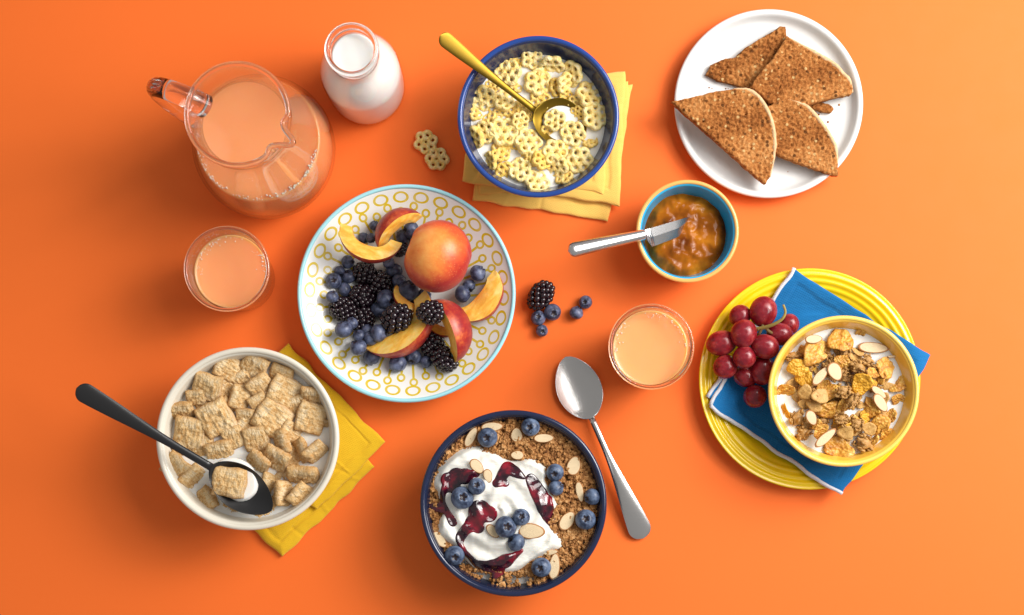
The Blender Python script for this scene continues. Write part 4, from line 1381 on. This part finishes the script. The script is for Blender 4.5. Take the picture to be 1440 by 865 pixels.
_X, _Y = np.meshgrid(GX, GY, indexing='ij')
_D = ysd(_X, _Y)
_Z = np.where(_D > 0, np.maximum(ytop(_X, _Y, np.maximum(_D, 0)), ZYB), ZYB + .0015)
def surfv(X, Y):
    fx = np.clip((X - GX[0]) / (GX[1] - GX[0]), 0, 148.99); fy = np.clip((Y - GY[0]) / (GY[1] - GY[0]), 0, 148.99)
    i = fx.astype(int); j = fy.astype(int); u = fx - i; v = fy - j
    return (_Z[i, j] * (1 - u) + _Z[i + 1, j] * u) * (1 - v) + (_Z[i, j + 1] * (1 - u) + _Z[i + 1, j + 1] * u) * v
def surf(x, y):
    d = float(ysd(np.array([x]), np.array([y]))[0])
    if d > 0: return max(float(ytop(np.array([x]), np.array([y]), np.array([d]))[0]), gl(x, y))
    return gl(x, y)
def trail(pts, step=6):
    out = []
    for (x0, y0, r0), (x1, y1, r1) in zip(pts, pts[1:]):
        n = max(int(math.hypot(x1 - x0, y1 - y0) / step), 1)
        out += [(lerp(x0, x1, k / n), lerp(y0, y1, k / n), lerp(r0, r1, k / n) * (1 + .25 * noise.noise(Vector((x0 + k * 2.1, y0, 3))))) for k in range(n)]
    return out + [pts[-1]]
COMP = [('left berry compote puddle with a tail running down the yogurt edge', [(125, 335, 34), (165, 322, 42), (205, 320, 38), (240, 308, 20), (135, 365, 30), (165, 380, 28), (258, 312, 16)] + trail([(115, 370, 18), (104, 400, 13), (102, 440, 12), (115, 475, 15), (132, 500, 15), (150, 530, 20)]) + trail([(112, 470, 13), (88, 465, 17), (55, 457, 16)])),
        ('upper berry compote smear right of the almond pair', [(345, 352, 20), (365, 345, 24), (388, 352, 18)] + trail([(355, 345, 18), (372, 318, 24), (395, 280, 28), (430, 300, 24), (474, 328, 9)])),
        ('right berry compote streak along the yogurt edge', [(545, 400, 34), (578, 425, 24)] + trail([(500, 330, 24), (525, 375, 32), (555, 435, 36), (580, 490, 32), (598, 540, 15)])),
        ('largest berry compote pool with a trail curving to the bottom', [(270, 480, 56), (312, 490, 40), (240, 530, 38), (265, 550, 30)] + trail([(240, 535, 30), (205, 562, 22), (180, 598, 20), (182, 632, 12), (206, 665, 11), (232, 692, 13), (258, 718, 18), (300, 728, 23), (345, 722, 27), (390, 702, 30), (425, 680, 17), (460, 654, 9)]) + trail([(350, 722, 18), (372, 748, 14), (335, 775, 13)]))]
for i, (lab, cs) in enumerate(COMP):
    C = [(*tuple(W(*Z5(x, y), .057))[:2], PR(r * 1.0 / 3.204, .057)) for x, y, r in cs]
    sd = sdf_circles(C, .0005)
    xs = [c[0] for c in C]; ys = [c[1] for c in C]
    def ct(X, Y, D, i=i):
        b = surfv(X, Y)
        nz = np.vectorize(lambda x, y: noise.noise(Vector((x * 130, y * 130, i))))(X, Y)
        return b - .0002 + (.0011 + .0009 * nz) * sst(0, .0018, D) ** .7
    tag(obj('berry_compote', field_solid('berry_compote', sd, (min(xs) - .014, max(xs) + .014, min(ys) - .014, max(ys) + .014), .0008, ct, lambda X, Y: X * 0 + ZYB - .003, M_COMP)), lab, 'compote', 'berry compote on the yogurt')

# almond slices
def almond_mesh(seed):
    n = 28; verts, faces, fm = [], [], []
    t = .0007
    def rim(k, s, z):
        a = 2 * PI * k / n
        x = math.cos(a); y = math.sin(a) * (1.02 - .14 * x) * (1 + .06 * noise.noise(Vector((x, math.sin(a), seed))))
        return (x * s, y * s, z + .05 * 0)
    L = [(0.0, 1.0), (.5, 1.0), (.86, 1.0), (.94, .7), (1.0, 0), (.94, -.7), (.8, -1.0), (0.0, -1.0)]
    rings = []
    for s, zz in L:
        if s == 0:
            rings.append([len(verts)]); verts.append((0, 0, zz))
        else:
            st = len(verts)
            for k in range(n):
                verts.append(rim(k, s, zz))
            rings.append(list(range(st, st + n)))
    for q in range(len(rings) - 1):
        A, B = rings[q], rings[q + 1]
        for k in range(n):
            j = (k + 1) % n
            if len(A) == 1: faces.append((A[0], B[k], B[j]))
            elif len(B) == 1: faces.append((A[j], A[k], B[0]))
            else: faces.append((A[k], B[k], B[j], A[j]))
            fm.append(1 if 2 <= q <= 4 else 0)
    return recalc(mesh('almond_slice', verts, faces, [M_ALM, M_ALMD], True, fm))
AMm = [almond_mesh(s) for s in range(4)]
def almond(c, hl, hw, ang, tilt, az, label, group, i, th=.0008):
    rot = (Matrix.Rotation(az, 3, 'Z') @ Matrix.Rotation(tilt, 3, 'X') @ Matrix.Rotation(-az, 3, 'Z') @ Matrix.Rotation(ang, 3, 'Z')).to_euler()
    o = obj('almond_slice', AMm[i % 4], loc=c, rot=rot, scale=(hl, hw, th))
    return tag(o, label, 'almond', group)
rnd = random.Random(12)
AL = [(232, 143, 52, 20, 62), (327, 97, 52, 21, 4), (438, 133, 34, 27, 90), (560, 148, 48, 20, 2), (440, 225, 31, 20, 178), (695, 272, 46, 31, 75), (722, 390, 50, 17, -80), (665, 520, 50, 30, 55), (258, 275, 40, 24, -48), (308, 318, 32, 20, -75),
      (505, 567, 62, 35, -4), (330, 567, 38, 21, -48), (90, 605, 46, 23, -50), (607, 725, 64, 25, 84), (590, 662, 36, 12, 8)]
for i, (x, y, a, b, g) in enumerate(AL):
    px, py = Z5(x, y)
    p = W(px, py, .055); z = surf(p.x, p.y) + .0016
    c = W(px, py, z)
    almond(c, PR(a / 3.204, z), PR(b / 3.204, z), R(g), R(rnd.uniform(-9, 9)), rnd.uniform(0, 6), uniq('almond slice in granola bowl', where(722, 708, 122, px, py)), 'almond slices in the granola bowl', i)
BYs = [(307, 145, 43, 8, 200), (500, 98, 40, 8, 200), (258, 365, 37, 12, 90), (192, 417, 49, 10, 40), (610, 303, 38, 14, 240), (615, 373, 34, 70, 30), (778, 412, 36, 60, 200), (748, 515, 44, 8, 100), (388, 548, 48, 12, 20), (458, 504, 38, 10, 60), (436, 618, 39, 60, 150), (157, 677, 43, 12, 300), (548, 730, 43, 10, 200)]
for i, (x, y, r, tl, az) in enumerate(BYs):
    px, py = Z5(x, y); p = W(px, py, .058)
    rm = PR(r / 3.204, .058)
    z = max(surf(p.x, p.y), ZYB) + rm * .66
    berry('bloomy', px, py, r / 3.204, W(px, py, z), R(tl), R(az), uniq('blueberry in granola bowl', where(722, 708, 122, px, py)), 'blueberries in the granola bowl', i)

# ------------------------------------------------------------------ flakes, clusters, oats and almonds in the yellow bowl
def flake_mesh(seed, thick=.0008, wave=1.0, mat=M_FLAKE):
    rnd = random.Random(seed)
    n, m = 30, 8; verts, faces = [], []
    ph = [rnd.uniform(0, 6.28) for _ in range(4)]
    cx_, cy_ = rnd.uniform(-.35, .35), rnd.uniform(-.35, .35)
    for s in (1, -1):
        for j in range(m + 1):
            q = j / m
            for i in range(n):
                a = 2 * PI * i / n
                r = q * (1 + .10 * math.sin(2 * a + ph[0]) + .07 * math.sin(3 * a + ph[1]) + .05 * math.sin(5 * a + ph[2]) + .07 * noise.noise(Vector((math.cos(a) * 3, math.sin(a) * 3, seed))))
                x, y = r * math.cos(a), r * math.sin(a)
                z = wave * (.28 * (cx_ * x * x + cy_ * y * y + .5 * cx_ * x * y) * 2 + .15 * fbm(x * 1.6, y * 1.6, seed, 3) + .05 * noise.noise(Vector((x * 7, y * 7, seed))))
                verts.append((x, y, z + s * thick / .0125 * (1 if q < .99 else .3)))
    off = (m + 1) * n
    for s in (0, 1):
        for j in range(m):
            for i in range(n):
                a, b = s * off + j * n + i, s * off + j * n + (i + 1) % n
                faces.append((a, a + n, b + n, b))
    for i in range(n):
        a, b = m * n + i, m * n + (i + 1) % n
        faces.append((a, b, b + off, a + off))
    me = mesh('corn_flake', verts, faces, mat)
    bm = bmesh.new(); bm.from_mesh(me); bmesh.ops.remove_doubles(bm, verts=bm.verts, dist=1e-5); bmesh.ops.recalc_face_normals(bm, faces=bm.faces); bm.to_mesh(me); bm.free()
    me.polygons.foreach_set('use_smooth', [True] * len(me.polygons))
    # bake metric size into the mesh so that material grain keeps its scale
    me.transform(Matrix.Scale(.0125, 4))
    return me
FM = [flake_mesh(s * 2.3 + .5) for s in range(7)]
OM = [flake_mesh(s * 1.7 + 40, .0013, .6, M_OAT) for s in range(4)]
def cluster_mesh(seed):
    rnd = random.Random(seed); bm = bmesh.new()
    for k in range(30):
        v = Vector((rnd.gauss(0, 1), rnd.gauss(0, 1), rnd.gauss(0, .55))); v = v.normalized() * rnd.uniform(.45, 1.0) * .0085; v.z *= .6
        s = rnd.uniform(.0018, .0034)
        mt = Matrix.Translation(v) @ Euler((rnd.uniform(0, 3), rnd.uniform(0, 3), 0)).to_matrix().to_4x4() @ Matrix.Diagonal((1, .85, .45, 1))
        bmesh.ops.create_icosphere(bm, subdivisions=2, radius=s, matrix=mt)
    bmesh.ops.create_icosphere(bm, subdivisions=2, radius=.0058, matrix=Matrix.Diagonal((1, 1, .6, 1)))
    for v in bm.verts: v.co += v.co.normalized() * .0011 * fbm(v.co.x * 400, v.co.y * 400, v.co.z * 400 + seed, 2)
    me = bpy.data.meshes.new('oat_cluster'); bm.to_mesh(me); bm.free(); me.materials.append(M_CLUST)
    me.polygons.foreach_set('use_smooth', [True] * len(me.polygons))
    return me
CM = [cluster_mesh(s) for s in range(4)]
Z9 = zoom(1080, 440, 3.93)
rnd = random.Random(77)
pile = Pile(lambda x, y: ZG, .014)
G = []
# a loose bed of oats between the named pieces
tries = 0
while len(G) < 70 and tries < 400:
    tries += 1
    a = rnd.uniform(0, 6.28); q = math.sqrt(rnd.random()) * 275
    G.append(('oat', 410 + q * math.cos(a) * 1.0, 440 + q * math.sin(a), rnd.uniform(22, 36), 1, rnd.uniform(0, 180), rnd.uniform(0, 45)))
for k in range(46):
    a = rnd.uniform(0, 6.28); q = math.sqrt(rnd.random()) * 235
    G.append((rnd.choice(('flake', 'cluster', 'cluster')), 405 + q * math.cos(a), 440 + q * math.sin(a), rnd.uniform(28, 46), rnd.uniform(.7, 1), rnd.uniform(0, 180), rnd.uniform(10, 40)))
G += [('flake', 200, 195, 50, 1, 0, 30), ('flake', 165, 305, 52, .9, 10, 15), ('flake', 200, 360, 46, 1, 50, 30), ('oat', 145, 395, 38, 1, 0, 20), ('flake', 95, 435, 55, .7, 20, 35), ('flake', 68, 560, 52, .35, -70, 50), ('oat', 205, 440, 38, 1, 0, 30), ('oat', 290, 460, 42, 1, 0, 15),
      ('flake', 350, 430, 55, .8, 60, 35), ('oat', 260, 505, 42, 1, 0, 20), ('flake', 340, 540, 62, .8, 10, 20), ('flake', 520, 390, 58, .9, 30, 30), ('flake', 650, 305, 52, 1, 0, 20), ('flake', 725, 480, 42, .8, 0, 30), ('flake', 720, 390, 52, 1, 80, 25), ('flake', 570, 530, 52, 1, 60, 30),
      ('flake', 655, 680, 44, 1, 0, 40), ('flake', 610, 625, 62, .8, 45, 30), ('flake', 290, 650, 45, .7, 30, 35), ('flake', 680, 570, 42, .7, 70, 40), ('flake', 385, 745, 76, .75, -20, 12), ('flake', 410, 275, 42, .9, 0, 25), ('flake', 270, 215, 82, .75, 50, 22), ('flake', 400, 150, 74, .8, 70, 28), ('flake', 445, 640, 45, .8, 0, 30), ('flake', 590, 765, 60, .4, 35, 40), ('flake', 510, 110, 38, .6, 60, 40), ('oat', 430, 660, 38, 1, 0, 20), ('oat', 560, 640, 36, 1, 0, 20),
      ('cluster', 140, 245, 46, 1, 0, 10), ('cluster', 550, 262, 38, 1, 0, 10), ('cluster', 500, 300, 62, .8, -30, 10), ('cluster', 415, 430, 48, 1, 0, 10), ('cluster', 470, 490, 52, .9, 50, 10), ('cluster', 165, 585, 58, .9, 80, 10), ('cluster', 200, 665, 58, .8, 40, 10), ('cluster', 490, 612, 46, 1, 0, 10), ('cluster', 410, 592, 42, 1, 0, 10), ('cluster', 530, 722, 64, .9, -20, 10),
      ('almond', 230, 105, 50, 24, 4, 5), ('almond', 595, 175, 88, 30, -4, 4), ('almond', 290, 350, 66, 26, 52, 20), ('almond', 370, 325, 55, 38, -62, 8), ('almond', 612, 438, 56, 20, -36, 15), ('almond', 622, 498, 60, 29, -55, 8), ('almond', 240, 580, 46, 28, -62, 10), ('almond', 318, 690, 76, 26, 40, 12), ('almond', 685, 242, 28, 7, 5, 10)]
for i, (k, x, y, r, asp, tu, tl) in enumerate(G):
    px, py = Z9(x, y); rm = PR(r / 3.93, .045)
    if math.hypot(x - 415, y - 438) + r > 385: 
        sc = (385 - r) / math.hypot(x - 415, y - 438)
        x, y = 415 + (x - 415) * sc, 438 + (y - 438) * sc; px, py = Z9(x, y)
    az = rnd.uniform(0, 6.28); rm *= 1.10
    rot = (Matrix.Rotation(az, 3, 'Z') @ Matrix.Rotation(R(tl), 3, 'X') @ Matrix.Rotation(-az + R(tu), 3, 'Z')).to_euler()
    pl = where(1187, 551, 96, px, py)
    if k == 'almond':
        c = pile.place(px, py, rm * .8, .002, 0, .6); c = W(px, py, c.z + .0012)
        almond(c, rm / 1.10, PR(asp / 3.93, .045), R(tu), R(tl), az, uniq('almond slice in yellow bowl', pl), 'almond slices in the yellow bowl', i)
    elif k == 'cluster':
        c = pile.place(px, py, rm, .007, .001, .6)
        tag(obj('oat_cluster', CM[i % 4], loc=c, rot=(0, 0, R(tu)), scale=(rm / .0105, rm / .0105 * asp, rm / .0105)), uniq('brown oat cluster in yellow bowl', pl), 'granola', 'oat clusters in the yellow bowl')
    elif k == 'flake':
        c = pile.place(px, py, rm, .003, .0004, .6)
        tag(obj('corn_flake', FM[i % 7], loc=c, rot=rot, scale=(rm / .0125, rm / .0125 * asp, rm / .0125)), uniq('golden flake in yellow bowl', pl), 'cereal flake', 'golden flakes in the yellow bowl')
    else:
        c = pile.place(px, py, rm, .002, .0006, .5)
        tag(obj('rolled_oat', OM[i % 4], loc=c, rot=rot, scale=rm / .0125), uniq('rolled oat in yellow bowl', pl), 'oat', 'rolled oats in the yellow bowl')

# ------------------------------------------------------------------ grapes
def grape_mesh():
    n, m = 32, 24; rad = .0120; verts, faces = [], []
    for j in range(m + 1):
        th = PI * j / m
        for i in range(n):
            ph = 2 * PI * i / n
            z = rad * 1.0 * math.cos(th)
            r = rad * math.sin(th) * (1 + .012 * math.sin(2 * ph))
            if th < .3: z -= rad * .05 * (1 - th / .3)
            verts.append((r * math.cos(ph), r * math.sin(ph), z))
    for j in range(m):
        for i in range(n):
            a, b = j * n + i, j * n + (i + 1) % n
            faces.append((a, a + n, b + n, b))
    me = mesh('grape', verts, faces, M_GRAPE)
    bm = bmesh.new(); bm.from_mesh(me); bmesh.ops.remove_doubles(bm, verts=bm.verts, dist=1e-6); bmesh.ops.recalc_face_normals(bm, faces=bm.faces); bm.to_mesh(me); bm.free()
    me.polygons.foreach_set('use_smooth', [True] * len(me.polygons))
    return me
GM = grape_mesh()
GR = [(345, 238, 34, 36, 0, .020, 'dark grape half hidden behind the stem curl, beside the yellow bowl'), (193, 420, 34, 40, 70, .017, 'dark grape in shade just above the lowest grape'), (227, 488, 39, 38, 0, .019, 'lowest grape, alone on the blue napkin'),
      (175, 208, 38, 36, 40, .022, 'upper left grape on the plate rim, left of the topmost grape'), (255, 193, 52, 46, 70, .028, 'topmost and largest grape of the bunch'), (110, 303, 52, 42, 10, .024, 'leftmost oval grape reaching the plate rim'),
      (123, 385, 42, 40, 30, .023, 'lower left round grape above the napkin corner'), (252, 395, 42, 52, 0, .022, 'upright grape touching the yellow bowl rim at the lower right'), (313, 272, 45, 38, -10, .025, 'right grape under the stem curl touching the yellow bowl'), (187, 270, 44, 48, -10, .034, 'bright red grape in the upper middle of the bunch'),
      (190, 352, 39, 38, 0, .033, 'small round grape in the very middle of the bunch'), (262, 315, 48, 41, -20, .034, 'shiny oval grape right of the middle, below the stem junction')]
for i, (x, y, a, b, g, z, lab) in enumerate(GR):
    px, py = Z8(x, y)
    z += .004
    o = obj('grape', GM, loc=W(px, py, z), rot=(0, 0, R(g)), scale=(PR(a * 1.05 / 2.4714, z) / .012, PR(b * 1.05 / 2.4714, z) / .012, PR((a + b) / 2 / 2.4714, z) / .012 * .98))
    tag(o, lab, 'grape', 'red grapes on the yellow plate')
st = empty('curly_twig', W(*Z8(270, 250), .03), 'thin greenish stem curling out of the grape bunch', 'stem')
b0 = Vector(st.location)
def spath(pts): return [Vector(W(*Z8(x, y), z)) - b0 for x, y, z in catmull(pts, 7)]
sp1 = spath([(228, 255, .034), (262, 248, .040), (295, 236, .046), (322, 218, .050), (332, 195, .052), (325, 170, .055)])
obj('main_stalk', tube('main_stalk', sp1, [.0017 - .0008 * i / (len(sp1) - 1) for i in range(len(sp1))], M_STEM, 8), st)
for q in ([(250, 252, .038), (242, 268, .036), (232, 275, .033)], [(262, 248, .039), (275, 262, .038), (290, 270, .034)], [(240, 254, .037), (225, 262, .034), (215, 262, .032)], [(255, 250, .038), (252, 238, .036), (250, 225, .034)]):
    s2 = spath(q)
    obj('side_stalk', tube('side_stalk', s2, .0013, M_STEMD, 8), st)
